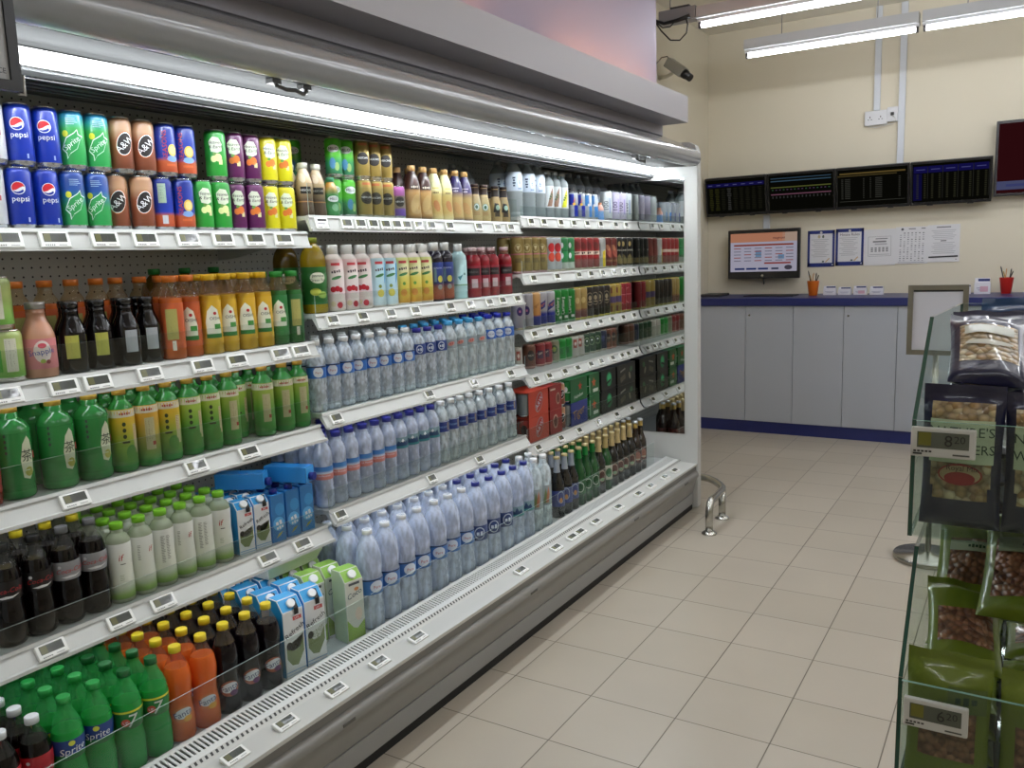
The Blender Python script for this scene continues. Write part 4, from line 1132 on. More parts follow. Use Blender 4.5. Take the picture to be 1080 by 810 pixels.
def K_water_ribbed():
    return _water(WTR3, .248, .0318, CAPW, .128, .172, M('#24397f', .35), [('t', 'Dasani', -.002, .150, .015, M('#8fb4dc'), {'lift': 3}), ('r', .024, .150, .010, .03, M('#8a7f7a'), {'lift': 2}), ('r', 0, .170, .2, .003, M('#b9c6dc'), {'lift': 2})])
def K_water_large():
    return _water(WTR2, .335, .0425, CAPW, .120, .172, M('#3f74bc', .35), [('e', .004, .146, .024, .020, M('#cfdaea')), ('t', 'Pere', .004, .145, .015, M('#b3545a'), {'lift': 3}), ('r', 0, .169, .3, .004, M('#28304a'), {'lift': 2})], 'big')
def K_water_large_blue():
    return _water(WTR2, .335, .0425, M('#27308f', .35), .105, .165, M('#2a4078', .35), [('e', 0, .135, .022, .025, M('#c3cede')), ('e', 0, .135, .018, .021, M('#2a4078'), {'lift': 2}), ('t', '~2', 0, .134, .024, M('#cfdaea'), {'lift': 3})], 'big')
def K_water_large_teal():
    return _water(WTR2, .335, .0425, M('#27308f', .35), .120, .165, CLEAR('#dfeef0', .45, '#b5d8da', .2), [('p', [(-.036, .124), (-.02, .150), (-.010, .138), (0, .162), (.012, .140), (.022, .152), (.036, .124)], M('#1f3f66')), ('r', 0, .128, .12, .008, M('#2f8a8f'), {'lift': 2})], 'big')
def K_sparkling():
    p = shape('tea', .036, .325)
    return bottle(p, WTR3, (.306, .0165, .018, CAPW), labels=[('label', .10, .19, CLEAR('#eef2f2', .4, '#d5dcdc', .2), [('p', [(.0, .02 + .09), (.014, .11), (.020, .15), (.014, .185), (.006, .15)], M('#a86a4a')), ('p', [(-.012, .11), (0, .11), (.006, .15), (0, .18)], M('#6a7a4a'))])])
def _beer(glass, foil, labc, its, foil0=.80):
    p = shape('beer', .034, .286)
    parts = bottle(p, glass, None, labels=[('neck_foil', .286 * foil0, .2817, foil, []), ('label', .055, .130, M(labc, .4), its)], n=20)
    c = MB()
    c.lathe([(.0142, .2725), (.0150, .2755), (.0140, .2835), (.0115, .2855)], M('#c9b98a' if foil0 < .82 else '#b9bdc2', .3, .7), 21, ridge=.05)
    parts.append(('crown_cap', c.mesh('cap'), None))
    return parts
DG = M('#0c0a08', .06, 0, .6)
GG = M('#0e4a1e', .06, 0, .6)
def K_beer_silver(): return _beer(DG, M('#a9b2c0', .3, .5), '#2f3f86', [('e', 0, .100, .018, .030, M('#8f9ab8')), ('e', 0, .100, .014, .024, M('#2c3a80'), {'lift': 2}), ('e', 0, .085, .008, .012, M('#c98a4a'), {'lift': 3})], .74)
def K_beer_green(): return _beer(GG, M('#1f7a36', .3, .3), '#1d5a2c', [('e', 0, .092, .020, .026, M('#c9d0c4')), ('e', 0, .092, .016, .021, M('#1d5a2c'), {'lift': 2})], .80)
def K_beer_gold(): return _beer(DG, M('#c9b483', .35, .4), '#3a2f24', [('e', 0, .092, .021, .030, M('#b59a8a')), ('e', 0, .094, .016, .022, M('#5a2a24'), {'lift': 2}), ('e', 0, .075, .012, .008, M('#8fae8a'), {'lift': 3})], .74)
def K_beer_gold_green(): return _beer(GG, M('#c3b07a', .3, .5), '#cfcab9', [('e', 0, .092, .018, .024, M('#2f6a3c'))], .76)
def K_beer_brown(): return _beer(M('#1c0d07', .06, 0, .6), M('#b59a55', .3, .5), '#4a1f1a', [('e', 0, .092, .018, .026, M('#a86a5a')), ('r', 0, .075, .03, .008, M('#c9b9a5'), {'lift': 2})], .86)

_kinds = {}
NAMES = {}
def kind(fn):
    if fn not in _kinds:
        _kinds[fn] = globals()['K_' + fn]()
    return _kinds[fn]
def place(fn, name, cat, loc, rz, label, group=None, rot=None):
    t = thing(name, label, cat, loc, rz, group)
    if rot is not None:
        t.rotation_euler = rot
    for nm, me, lb in kind(fn):
        o = bpy.data.objects.new(nm, me)
        COL.objects.link(o)
        o.parent = t
        if lb:
            o['label'] = lb
    return t
ROWW = ['front row', 'second row', 'third row', 'fourth row', 'fifth row']
SET = []        # every drink standing on a shelf: [object, shelf, radius, z0, z1]
_size = {}
def size(fn):
    if fn not in _size:
        vs = kind(fn)[0][1].vertices
        if fn.startswith('carton'):
            R = max(max(abs(v.co.x), abs(v.co.y)) for v in vs) * 1.09 + .001
        else:
            R = max(math.hypot(v.co.x, v.co.y) for v in vs) + .0012
        _size[fn] = (R, max(v.co.z for _, me, _l in kind(fn) for v in me.vertices))
    return _size[fn]
def front(key):
    return -1.7665 if key.endswith('d') else -1.9375
def run(fns, desc, name, cat, key, ys, x=-1.962, pitch=None, rows=1, z=0.0, rowword=None, jit=.002, behind=None, shift=0.0, where=None, skip=(), group=None, turn=None):
    """one lane of the same drink per y; further rows stand behind in -X, fronts turned toward the aisle and the shop"""
    fns = [fns] if isinstance(fns, str) else list(fns)
    n = len(ys)
    pitch = pitch or .064
    zz = SHELF[key] + z
    if x == -1.962:
        x = front(key) - max(size(f)[0] for f in fns) - .0005
    loc = (where or locname(key)).replace(' bottom deck', ' deck')
    box = fns[0].startswith('carton')
    for r in range(rows):
        for i, y in enumerate(ys):
            if (r, i) in skip:
                continue
            fn = fns[i % len(fns)] if r == 0 else (behind or fns[i % len(fns)])
            p = pos(i, n)
            rw = ROWW[r] if rows > 1 else (rowword or '')
            lab = desc + ', ' + ' '.join(q for q in (rw, p) if q) + ((', ' if (rw or p) else '') + loc)
            rz = -.17 + rnd.uniform(-.02, .02) if box else math.atan2(-y, 1.96) * .72 + rnd.uniform(-.22, .22)
            t = place(fn, name, cat, (x - r * pitch + rnd.uniform(-jit, jit), y + shift * (r % 2) + rnd.uniform(-jit, jit) * .5, zz), rz, lab, group or (desc + ' on the ' + loc))
            SET.append([t, key, size(fn)[0], zz, zz + size(fn)[1]])
def settle():
    """slide neighbours apart until no two drinks on a shelf touch"""
    for key in SHELF:
        S = [s for s in SET if s[1] == key]
        lo, hi = BAYS[int(key[1])]
        if key[1] == '1':
            lo -= .0
        P = [[s[0].location.x, s[0].location.y] for s in S]
        for it in range(220):
            moved = False
            for i in range(len(S)):
                for j in range(i + 1, len(S)):
                    if S[i][3] > S[j][4] - .001 or S[j][3] > S[i][4] - .001:
                        continue
                    m = S[i][2] + S[j][2] + .0007
                    dx, dy = P[j][0] - P[i][0], P[j][1] - P[i][1]
                    if abs(dx) >= m or abs(dy) >= m:
                        continue
                    d = math.hypot(dx, dy)
                    if d < m - 1e-5:
                        moved = True
                        d = max(d, 1e-6)
                        k = (m - d) * .52 / d
                        P[i][0] -= dx * k; P[i][1] -= dy * k
                        P[j][0] += dx * k; P[j][1] += dy * k
            for q, s in zip(P, S):
                q[0] = max(min(q[0], front(key) - s[2]), -2.338 + s[2])
                q[1] = max(min(q[1], hi - .0085 - s[2]), lo + .0085 + s[2])
            if not moved:
                break
        for q, s in zip(P, S):
            s[0].location.x, s[0].location.y = q
# measured places along the case (metres), by shelf and product
ITEMS={'b1r1_white': [1.054],
'b1r1_pepsi': [1.108, 1.174],
'b1r1_lime': [1.237, 1.293],
'b1r1_root': [1.342, 1.39],
'b1r1_seas': [1.459, 1.524],
'b1r1_green': [1.588, 1.65],
'b1r1_purp': [1.711, 1.771],
'b1r1_yel': [1.828, 1.88],
'b1r1t_white': [1.064],
'b1r1t_pepsi': [1.103, 1.167],
'b1r1t_lime': [1.232, 1.284],
'b1r1t_root': [1.326, 1.381],
'b1r1t_seas': [1.453, 1.523],
'b1r1t_green': [1.639],
'b1r1t_purp': [1.708, 1.77],
'b1r1t_yel': [1.821, 1.882],
'b1r2_can': [1.015],
'b1r2_pink': [1.091],
'b1r2_dark': [1.12, 1.182, 1.251, 1.327, 1.403],
'b1r2_orange': [1.465, 1.523],
'b1r2_yellow': [1.592, 1.643, 1.704, 1.76],
'b1r2_green': [1.832, 1.891],
'b1r3_red': [0.966],
'b1r3_big': [0.974, 1.033, 1.115, 1.194],
'b1r3_ytea': [1.259, 1.329, 1.394],
'b1r3_gtea': [1.472, 1.531, 1.606, 1.734, 1.821, 1.892],
'b1r3_back': [1.669],
'b1r4_cola': [0.951, 1.02, 1.089, 1.158],
'b1r4_white': [1.234, 1.294, 1.36, 1.42, 1.487, 1.539],
'b1r4_carton': [1.633, 1.697],
'b1r4_blue': [1.757, 1.811, 1.874],
'b1d_cola': [0.831, 0.89],
'b1d_sprite': [0.967, 1.035],
'b1d_7up': [1.108, 1.181],
'b1d_orange': [1.253, 1.317],
'b1d_grape': [1.397, 1.466, 1.535],
'b1d_carton': [1.629, 1.719],
'b1d_coco': [1.889],
'b2r1_coffee': [1.9, 1.951, 2.002],
'b2r1_milo': [2.067],
'b2r1_gcan': [2.108, 2.162, 2.198],
'b2r1_nesc': [2.277, 2.338],
'b2r1_purp': [2.39],
'b2r1_latte': [2.526, 2.599],
'b2r1_cream': [2.653, 2.743],
'b2r1_bluec': [2.804, 2.871],
'b2r1_star': [2.942, 3.014, 3.103, 3.18],
'b2r1_gcant': [2.121, 2.166],
'b2r1_nesct': [2.215, 2.29, 2.343],
'b3r1_pocari': [3.275, 3.397, 3.494],
'b3r1_clear': [3.568, 3.634, 3.717],
'b3r1_bull': [3.816, 3.9, 3.981, 4.06],
'b3r1_pink': [4.133],
'b3r1_100': [4.254, 4.366, 4.483, 4.584],
'b2r2_big': [2.004],
'b2r2_pink': [2.081, 2.148, 2.219],
'b2r2_blue': [2.292, 2.362],
'b2r2_yel': [2.433, 2.5, 2.567],
'b2r2_navy': [2.625, 2.703],
'b2r2_lblue': [2.813],
'b2r2_red': [2.9, 2.956, 3.041, 3.172],
'b3r2_gold': [3.278, 3.35, 3.424, 3.491],
'b3r2_white': [3.575, 3.632],
'b3r2_green': [3.702, 3.767],
'b3r2_red': [3.851, 3.918, 3.986, 4.056],
'b3r2_yel': [4.141],
'b3r2_brown': [4.22, 4.306],
'b3r2_black': [4.402, 4.488, 4.57],
'b2r3_a': [1.973, 2.036, 2.101, 2.167, 2.241, 2.304, 2.373, 2.445],
'b2r3_b': [2.531, 2.597, 2.662],
'b2r3_c': [2.736, 2.806, 2.878, 2.953],
'b2r3_d': [3.026, 3.103, 3.178],
'b3r3_silver': [3.271, 3.344],
'b3r3_tiger': [3.409, 3.472, 3.537],
'b3r3_green': [3.614, 3.678, 3.744],
'b3r3_gold': [3.822, 3.892],
'b3r3_dark': [3.969, 4.043, 4.118, 4.19],
'b3r3_gp': [4.265, 4.334],
'b3r3_red': [4.413, 4.493, 4.575],
'b2r4_a': [1.966, 2.027, 2.096, 2.163, 2.22, 2.282],
'b2r4_b': [2.356, 2.417, 2.483, 2.551],
'b2r4_c': [2.615, 2.688, 2.763, 2.839, 2.917, 2.998, 3.083, 3.171],
'b3r4_x': [3.502, 3.605, 3.694, 3.774, 3.852, 3.937, 4.031, 4.122, 4.216, 4.314, 4.409, 4.508, 4.616, 4.729, 4.832],
'b3r5_pack': [3.194, 3.457, 3.645, 3.894, 4.037, 4.297, 4.583],
'b2d_a': [1.991, 2.081, 2.173, 2.259, 2.367, 2.449, 2.539],
'b2d_b': [2.637, 2.737, 2.831, 2.922, 3.009],
'b3d_clear': [3.09, 3.171],
'b3d_silver': [3.309, 3.37, 3.433],
'b3d_green': [3.512, 3.588, 3.666],
'b3d_gold': [3.755, 3.828, 3.903, 3.973, 4.059, 4.134],
'b3d_brown': [4.228, 4.315]}
I = ITEMS
SODA, CANN, TEA, WATER, JUICE, COFFEE, BEER, CART = 'soft_drink_bottle', 'drink_can', 'tea_bottle', 'water_bottle', 'juice_bottle', 'coffee_bottle', 'beer_bottle', 'drink_carton'
U = .1415       # height of one tier of stacked slim cans
# ---- left bay, top shelf: slim cans stacked two high
for low, up, fns, fup, desc in (
        ('b1r1_white', 'b1r1t_white', 'can_white', None, 'silvery white drink can'),
        ('b1r1_pepsi', 'b1r1t_pepsi', 'can_pepsi', None, 'blue cola can with red-white globe'),
        ('b1r1_lime', 'b1r1t_lime', 'can_sprite', 'can_sprite_top', 'green and blue lemon-lime can'),
        ('b1r1_root', 'b1r1t_root', 'can_root', None, 'brown root beer can with black oval'),
        ('b1r1_seas', 'b1r1t_seas', ['can_season_panel', 'can_seasons'], ['can_seasons', 'can_seasons'], 'blue and orange lemon tea can'),
        ('b1r1_green', 'b1r1t_green', 'can_green_tea', None, 'green flavoured tea can'),
        ('b1r1_purp', 'b1r1t_purp', 'can_purple_tea', None, 'purple flavoured tea can'),
        ('b1r1_yel', 'b1r1t_yel', 'can_yellow_tea', None, 'yellow flavoured tea can')):
    run(fns, desc, CANN, 'drink can', 'b1r1', I[low], rowword='lower tier', turn=(-.5, -.1), x=-1.968, jit=.001)
    ys = I[low][1:] if low == 'b1r1_green' else I[low]
    run(fup or fns, desc, CANN, 'drink can', 'b1r1', ys, z=U, rowword='upper tier', turn=(-.55, -.05), x=-1.968, jit=.001)
# ---- left bay, second shelf
for i, (z, w) in enumerate(((0, 'lower'), (.1195, 'upper'))):
    run('can_fruit', 'pale green fruit drink can', CANN, 'drink can', 'b1r2', [I['b1r2_can'][0] - .012 * i], z=z, rowword=w + ' of two', x=-1.968, jit=.0)
run('bottle_pink_glass', 'pink fruit drink in a wide glass bottle', JUICE, 'bottle', 'b1r2', I['b1r2_pink'], x=-1.972, turn=(-.35, -.3))
run(['bottle_dark_yellow', 'bottle_dark_yellow', 'bottle_dark_yellow', 'bottle_dark_silver', 'bottle_dark_silver'], 'dark glass bottle with black lid', JUICE, 'bottle', 'b1r2', [I['b1r2_dark'][0] + .034] + I['b1r2_dark'][1:], rows=2, pitch=.070, x=-1.978, turn=(-.75, -.1), shift=.03, skip=((0, 0),))
run('tea_orange', 'orange capped tea bottle standing behind the dark bottles', TEA, 'tea bottle', 'b1r2', [1.13, 1.205, 1.275, 1.345, 1.415], x=-2.125, turn=(-.5, .4))
run(['tea_orange', 'tea_orange_front'], 'orange tea bottle with orange cap', TEA, 'tea bottle', 'b1r2', I['b1r2_orange'], rows=3, pitch=.068, turn=(-.4, .3))
run(['tea_yellow'], 'yellow tea bottle with yellow cap', TEA, 'tea bottle', 'b1r2', [1.594, 1.656, 1.718, 1.780], rows=3, pitch=.066, turn=(-.3, .5))
run(['tea_green', 'tea_green_back'], 'green tea bottle with bright green cap', TEA, 'tea bottle', 'b1r2', [1.836, 1.895], rows=3, pitch=.068, turn=(-.3, .3))
run('big_tea_brown', 'large brown tea bottle at the back behind yellow caps', TEA, 'tea bottle', 'b1r2', [1.62, 1.73, 1.84], x=-2.262)
# ---- left bay, third shelf
run('red_juice', 'red labelled juice bottle', JUICE, 'bottle', 'b1r3', [.935])
run('green_big', 'large green tea bottle', TEA, 'tea bottle', 'b1r3', [1.005, 1.105, 1.200], rows=3, pitch=.090, x=-1.980, turn=(-.75, -.35), jit=.006)
run(['tea_yellow_label', 'tea_yellow_back', 'tea_yellow_label'], 'yellow labelled tea bottle', TEA, 'tea bottle', 'b1r3', [1.277, 1.345, 1.412], rows=3, pitch=.068, turn=(-.55, -.25))
run(['tea_green_label', 'tea_green_label', 'tea_green_label_back', 'tea_green_label_back', 'tea_green_label_back', 'tea_green_label_back'], 'green labelled tea bottle', TEA, 'tea bottle', 'b1r3', [1.480, 1.546, 1.614, 1.745, 1.830, 1.898], rows=2, pitch=.070, turn=(-.45, .1))
run('tea_green_label', 'green tea bottle pushed back behind a gap in the row', TEA, 'tea bottle', 'b1r3', [1.700], x=-2.03)
# ---- left bay, fourth shelf
run(['cola_black', 'cola_black', 'cola_silver', 'cola_silver'], 'dark cola bottle with black or grey cap', SODA, 'soft drink bottle', 'b1r4', I['b1r4_cola'], x=-1.965, turn=(-.75, -.35))
run(['cola_yellow'], 'yellow capped cola bottle', SODA, 'soft drink bottle', 'b1r4', I['b1r4_cola'], x=-2.045, rows=2, pitch=.0685, turn=(-.7, 0))
run(['white_drink', 'white_drink_side', 'white_drink_back', 'white_drink_side', 'white_drink_back', 'white_drink'], 'white drink bottle with lime cap', JUICE, 'bottle', 'b1r4', I['b1r4_white'], rows=5, pitch=.0635, turn=(-.5, -.1), shift=.004)
run('carton_small', 'small white carton with black tag', CART, 'carton', 'b1r4', [1.622, 1.684], rows=4, pitch=.058, x=-1.962, turn=(-.10, .02), jit=.002)
run('carton_blue', 'small blue carton with dark blue cap', CART, 'carton', 'b1r4', [1.748, 1.808, 1.869], rows=3, pitch=.057, x=-1.962, turn=(-.08, .04), jit=.002)
t = place('carton_blue_lying', CART, 'carton', (-2.035, 1.800, .637 + .172 + .0262), 0, 'blue carton lying on top of the standing cartons, cap toward the middle bay', 'blue cartons lying on top', rot=(-PI / 2, PI / 2, 0))
t.rotation_euler = Matrix(((0, -.25, .968), (0, .968, .25), (-1, 0, 0))).to_euler()
t = place('carton_blue_lying', CART, 'carton', (-2.10, 1.655, .637 + .172 + .0262), 0, 'blue carton lying on top of the white cartons, cap toward the aisle', 'blue cartons lying on top')
t.rotation_euler = Matrix(((0, -.5, .866), (0, .866, .5), (-1, 0, 0))).to_euler()
# ---- left bay, bottom deck
DX = -1.815
run('cola_white', 'dark cola bottle with white cap', SODA, 'soft drink bottle', 'b1d', [.822, .892], rows=3, pitch=.072, x=DX)
run('sprite', 'lemon-lime soda bottle with blue label', SODA, 'soft drink bottle', 'b1d', I['b1d_sprite'], rows=5, pitch=.072, x=DX, turn=(-.5, -.3))
run('seven', 'green soda bottle with dark green cap', SODA, 'soft drink bottle', 'b1d', I['b1d_7up'], rows=5, pitch=.072, x=DX + .008, turn=(-.45, -.25))
run('orange_soda', 'orange soda bottle with yellow cap', SODA, 'soft drink bottle', 'b1d', [1.255, 1.326], rows=5, pitch=.071, x=DX, turn=(-.3, -.1))
run('grape_soda', 'dark grape soda bottle with yellow cap', SODA, 'soft drink bottle', 'b1d', I['b1d_grape'], rows=5, pitch=.071, x=DX, turn=(-.35, .05))
run('carton_big', 'tall white and blue carton', CART, 'carton', 'b1d', [1.630, 1.716], rows=4, pitch=.084, x=DX, turn=(-.12, -.02), jit=.002)
run('carton_coco', 'tall white and green carton', CART, 'carton', 'b1d', [1.800, 1.893], rows=3, pitch=.084, x=DX + .004, turn=(-.15, .0), jit=.003, skip=((0, 0),))
for i, (x, y) in enumerate(((-1.982, 1.80), (-2.060, 1.79))):
    t = place('carton_coco', CART, 'carton', (x, y, DECKZ + .238 + .037), 0, 'green and white carton lying on top of the carton row, ' + ('nearer the aisle' if i == 0 else 'nearer the back'), 'green and white cartons lying on top')
    t.rotation_euler = Matrix(((0, -1, 0), (0, 0, 1), (-1, 0, 0))).to_euler()
    t.location.y -= .11
# ---- middle bay, top shelf
run('coffee_white_cap', 'brown and tan coffee bottle with white cap', COFFEE, 'bottle', 'b2r1', [1.968, 2.026], rows=2, pitch=.06, turn=(-.3, .1))
run('malt_bottle', 'small green chocolate malt bottle', JUICE, 'bottle', 'b2r1', [2.086], turn=(-.2, -.1))
run('malt_can', 'green chocolate malt can', CANN, 'drink can', 'b2r1', [2.138, 2.197], rows=1, rowword='lower tier', turn=(-.5, 0), x=-1.985, jit=.001)
run('malt_can', 'green chocolate malt can', CANN, 'drink can', 'b2r1', [2.138, 2.197], z=.1305, rowword='upper tier', turn=(-.3, .3), x=-1.985, jit=.001)
run('coffee_can', 'gold coffee can with black disc', CANN, 'drink can', 'b2r1', [2.256, 2.314, 2.372], rowword='lower tier', turn=(-.5, 0), jit=.001, x=-1.968)
run('coffee_can', 'gold coffee can with black disc', CANN, 'drink can', 'b2r1', [2.256, 2.314, 2.372], z=.1305, rowword='upper tier', turn=(-.4, .4), jit=.001, x=-1.968)
run('coffee_can_purple', 'short purple and brown coffee can', CANN, 'drink can', 'b2r1', [2.432])
run('latte_brown', 'brown topped latte bottle', COFFEE, 'bottle', 'b2r1', [2.530, 2.600], rows=2, pitch=.066)
run('latte_cream', 'cream topped coffee bottle', COFFEE, 'bottle', 'b2r1', [2.668, 2.738], rows=2, pitch=.066)
run('latte_blue', 'blue topped coffee bottle', COFFEE, 'bottle', 'b2r1', [2.808, 2.876], rows=2, pitch=.066)
run('frap_light', 'small glass coffee bottle, light tan,', COFFEE, 'bottle', 'b2r1', [2.945, 3.012], rows=2, pitch=.062)
run('frap_dark', 'small glass coffee bottle with black emblem', COFFEE, 'bottle', 'b2r1', [3.100, 3.166], rows=2, pitch=.062)
run('isotonic', 'tall clear bottle behind the small coffee bottles', WATER, 'bottle', 'b2r1', [3.02, 3.12], x=-2.13)
run('malt_can', 'green malt can in shade at the back', CANN, 'drink can', 'b2r1', [2.00, 2.075], x=-2.11, z=.0, rowword='lower tier')
run('malt_can', 'green malt can in shade at the back', CANN, 'drink can', 'b2r1', [2.00, 2.075], x=-2.11, z=.1305, rowword='upper tier')
# ---- right bay, top shelf
run('isotonic', 'tall clear bottle with white label', WATER, 'bottle', 'b3r1', [3.275, 3.390, 3.482], rows=2, pitch=.085, x=-1.97, turn=(-.5, .1))
run(['clear_orange', 'clear_orange', 'clear_yellow'], 'clear bottle with a slanted colour stripe', WATER, 'bottle', 'b3r1', [3.568, 3.640, 3.716], rows=2, pitch=.07, turn=(-.5, -.2))
run(['energy_can', 'energy_can', 'energy_can_light', 'energy_can_light'], 'blue and silver energy drink can', CANN, 'drink can', 'b3r1', [3.822, 3.900, 3.978, 4.052], rows=2, pitch=.058, turn=(-.6, -.2))
run('pink_small', 'tiny pink and blue drink bottle', JUICE, 'bottle', 'b3r1', [4.122])
run(['iso_can', 'iso_can_purple', 'iso_can_purple', 'iso_can'], 'tall white can with large vertical numerals', CANN, 'drink can', 'b3r1', [4.226, 4.320, 4.414, 4.500], turn=(-.6, -.3))
run('isotonic', 'clear bottle standing dim at the back', WATER, 'bottle', 'b3r1', [4.08, 4.18, 4.28, 4.38, 4.47], x=-2.12)
# ---- middle bay, second shelf
run('big_tea', 'large yellow and green tea bottle with olive cap', TEA, 'tea bottle', 'b2r2', [2.008], x=-1.985, turn=(-.5, -.4))
run('big_tea_brown', 'large brown and green tea bottle with green cap', TEA, 'tea bottle', 'b2r2', [1.992], x=-2.090)
run('yog_pink', 'pink fruit yogurt bottle', JUICE, 'bottle', 'b2r2', [2.089, 2.159, 2.229], rows=2, pitch=.07, turn=(-.35, .0))
run('yog_blue', 'pale blue yogurt bottle', JUICE, 'bottle', 'b2r2', [2.300, 2.370], rows=2, pitch=.07, turn=(-.4, -.1))
run('yog_yellow', 'yellow fruit yogurt bottle', JUICE, 'bottle', 'b2r2', [2.440, 2.508, 2.576], rows=2, pitch=.07, turn=(-.4, -.1))
run('navy_drink', 'dark blue juice bottle', JUICE, 'bottle', 'b2r2', [2.646, 2.716], rows=2, pitch=.07, turn=(-.45, -.1))
run('pale_blue', 'plain pale aqua drink bottle', JUICE, 'bottle', 'b2r2', [2.815], rows=1, turn=(-.4, -.3))
run('red_drink', 'red berry drink bottle', JUICE, 'bottle', 'b2r2', [2.915, 2.985, 3.055, 3.166], rows=2, pitch=.072, turn=(-.5, .1))
# ---- right bay, second and third shelf: tall cans
run('tall_gold', 'tall gold beer can', CANN, 'drink can', 'b3r2', [3.278, 3.348, 3.418, 3.488], rows=2, pitch=.068, turn=(-.5, -.3))
run('tall_white', 'tall white can with red discs', CANN, 'drink can', 'b3r2', [3.562, 3.632], turn=(-.8, -.5))
run('tall_green', 'tall green and silver beer can', CANN, 'drink can', 'b3r2', [3.702, 3.770], turn=(-.6, -.4))
run('tall_red', 'tall red can with a pale middle band', CANN, 'drink can', 'b3r2', [3.846, 3.916, 3.986, 4.056], turn=(-.6, -.4))
run('tall_yellow', 'tall silver can with yellow panel', CANN, 'drink can', 'b3r2', [4.136], turn=(-.6, -.5))
run('tall_brown', 'tall red-brown beer can', CANN, 'drink can', 'b3r2', [4.215, 4.288], turn=(-.6, -.4))
run('tall_black', 'tall black stout can with gold foot', CANN, 'drink can', 'b3r2', [4.364, 4.434, 4.504], turn=(-.7, -.5))
run('tall_silver', 'tall silver beer can with purple mark', CANN, 'drink can', 'b3r3', [3.268, 3.340], turn=(-.6, -.4))
run(['tall_orange', 'tall_tiger', 'tall_tiger'], 'tall beer can with dark blue base', CANN, 'drink can', 'b3r3', [3.410, 3.478, 3.546], turn=(-.6, -.4))
run('tall_vert', 'tall green beer can with vertical white script', CANN, 'drink can', 'b3r3', [3.616, 3.686, 3.756], turn=(-.7, -.5))
run('tall_gold2', 'tall gold beer can with brown foot', CANN, 'drink can', 'b3r3', [3.828, 3.898], turn=(-.6, -.4))
run('tall_dark', 'tall dark stout can with arched emblem', CANN, 'drink can', 'b3r3', [3.970, 4.042, 4.114, 4.186], turn=(-.7, -.5))
run('tall_stripe', 'tall gold can with a purple stripe', CANN, 'drink can', 'b3r3', [4.258, 4.330], turn=(-.6, -.4))
run('tall_crimson', 'tall crimson can with a pale ring', CANN, 'drink can', 'b3r3', [4.402, 4.473], turn=(-.7, -.5))
# ---- right bay, fourth shelf: short cans set well back
for nm, desc, ys in (('short_brown', 'short brown can with dark emblem', [3.502]), ('short_red', 'short dark red can', [3.600, 3.668]), ('short_circle', 'short olive can with round emblem', [3.745]),
                     ('short_green', 'short plain green can', [3.820, 3.888]), ('short_white', 'short white and rust can', [3.960, 4.030]), ('short_forest', 'short dark green beer can with pale ring', [4.102, 4.172, 4.242]),
                     ('short_navy', 'short navy can', [4.312]), ('short_brown', 'short brown can with dark emblem, farther one', [4.384, 4.456])):
    run(nm, desc, CANN, 'drink can', 'b3r4', ys, x=-2.06, turn=(-.8, -.5))
run('short_white', 'short pale can at near end', CANN, 'drink can', 'b3r4', [3.30, 3.40], x=-2.075)
# ---- right bay, fifth shelf: cardboard multipacks of cans, two layers
def multipack(label, x, y, z, n, sleeve, items, canfn, group, L=None):
    """n cans long, two deep, in a cardboard sleeve that is open at the near end"""
    r = .0325
    L = L or n * 2 * r + .004
    D, H = 4 * r + .004, .1185
    t = thing('can_multipack', label, 'multipack', (x, y, z), 0, group)
    b = MB()
    th = .0012
    for (x0, x1, z0, z1) in ((-D / 2, D / 2, 0, th), (-D / 2, D / 2, H - th, H), (-D / 2, -D / 2 + th, th, H - th), (D / 2 - th, D / 2, th, H - th)):
        b.box(x0, x1, .012, L, z0, z1, sleeve)
    # tapered neck strips at the open end
    b.box(-D / 2 + .004, D / 2 - .004, 0, .012, H - .002, H - .0005, sleeve)
    b.build('sleeve', t)
    f = MB()
    deco(f, lambda u, v, l: (D / 2 + .0003 + .0003 * l, L / 2 + u, v), items)
    f.build('print', t)
    for i in range(min(n, 2)):
        for s in (-1, 1):
            for nm, me, lb in kind(canfn):
                if nm == 'body':
                    o = bpy.data.objects.new('can', me)
                    COL.objects.link(o); o.parent = t
                    o.location = (s * (r + .0002), r + .0008 + i * 2 * r, .0016)
                    o.rotation_euler = (0, 0, -1.2)
    return t
def K_pack_can_red(): return can(.115, .0322, M('#93332c', .3, .2), [('e', 0, .06, .016, .026, M('#2a1f1c'))], n=18)
def K_pack_can_grey(): return can(.115, .0322, M('#8f9698', .3, .5), [], n=18)
def K_pack_can_green(): return can(.115, .0322, M('#24803f', .3, .2), [('e', 0, .07, .010, .014, W_), ('r', 0, .055, .2, .004, M('#b9d0bd'))], n=18)
def K_pack_can_black(): return can(.115, .0322, M('#17191b', .3, .2), [], n=18)
P5 = SHELF['b3r5'] + .0005
HP = .1195
def star(u, v, r, m, l=2):
    return ('p', [(u + (r if k % 2 == 0 else r * .42) * math.sin(k * PI / 5), v + (r if k % 2 == 0 else r * .42) * math.cos(k * PI / 5)) for k in range(10)], m, {'lift': l})
RB = [('e', .01, .062, .030, .050, M('#8a8d90'), {'rot': -.5}), ('e', .01, .062, .026, .045, M('#a5332a'), {'rot': -.5, 'lift': 2}), ('t', 'A&W', .01, .062, .034, M('#b9c6d6'), {'rot': .75, 'lift': 3})]
S_OR, S_RED, S_GR, S_BK, S_BL = M('#b5402c', .4), M('#8a2420', .4), M('#1f5f33', .4), M('#15171a', .35), M('#22327f', .35)
PX = -2.0045
G5 = 'can multipacks on the right bay fifth shelf'
multipack('orange-red root beer multipack with grey can end, lower layer', PX, 3.262, P5, 3, S_OR, RB, 'pack_can_red', G5)
multipack('orange-red root beer multipack with grey can end, upper layer', PX, 3.262, P5 + HP, 3, S_OR, RB, 'pack_can_grey', G5)
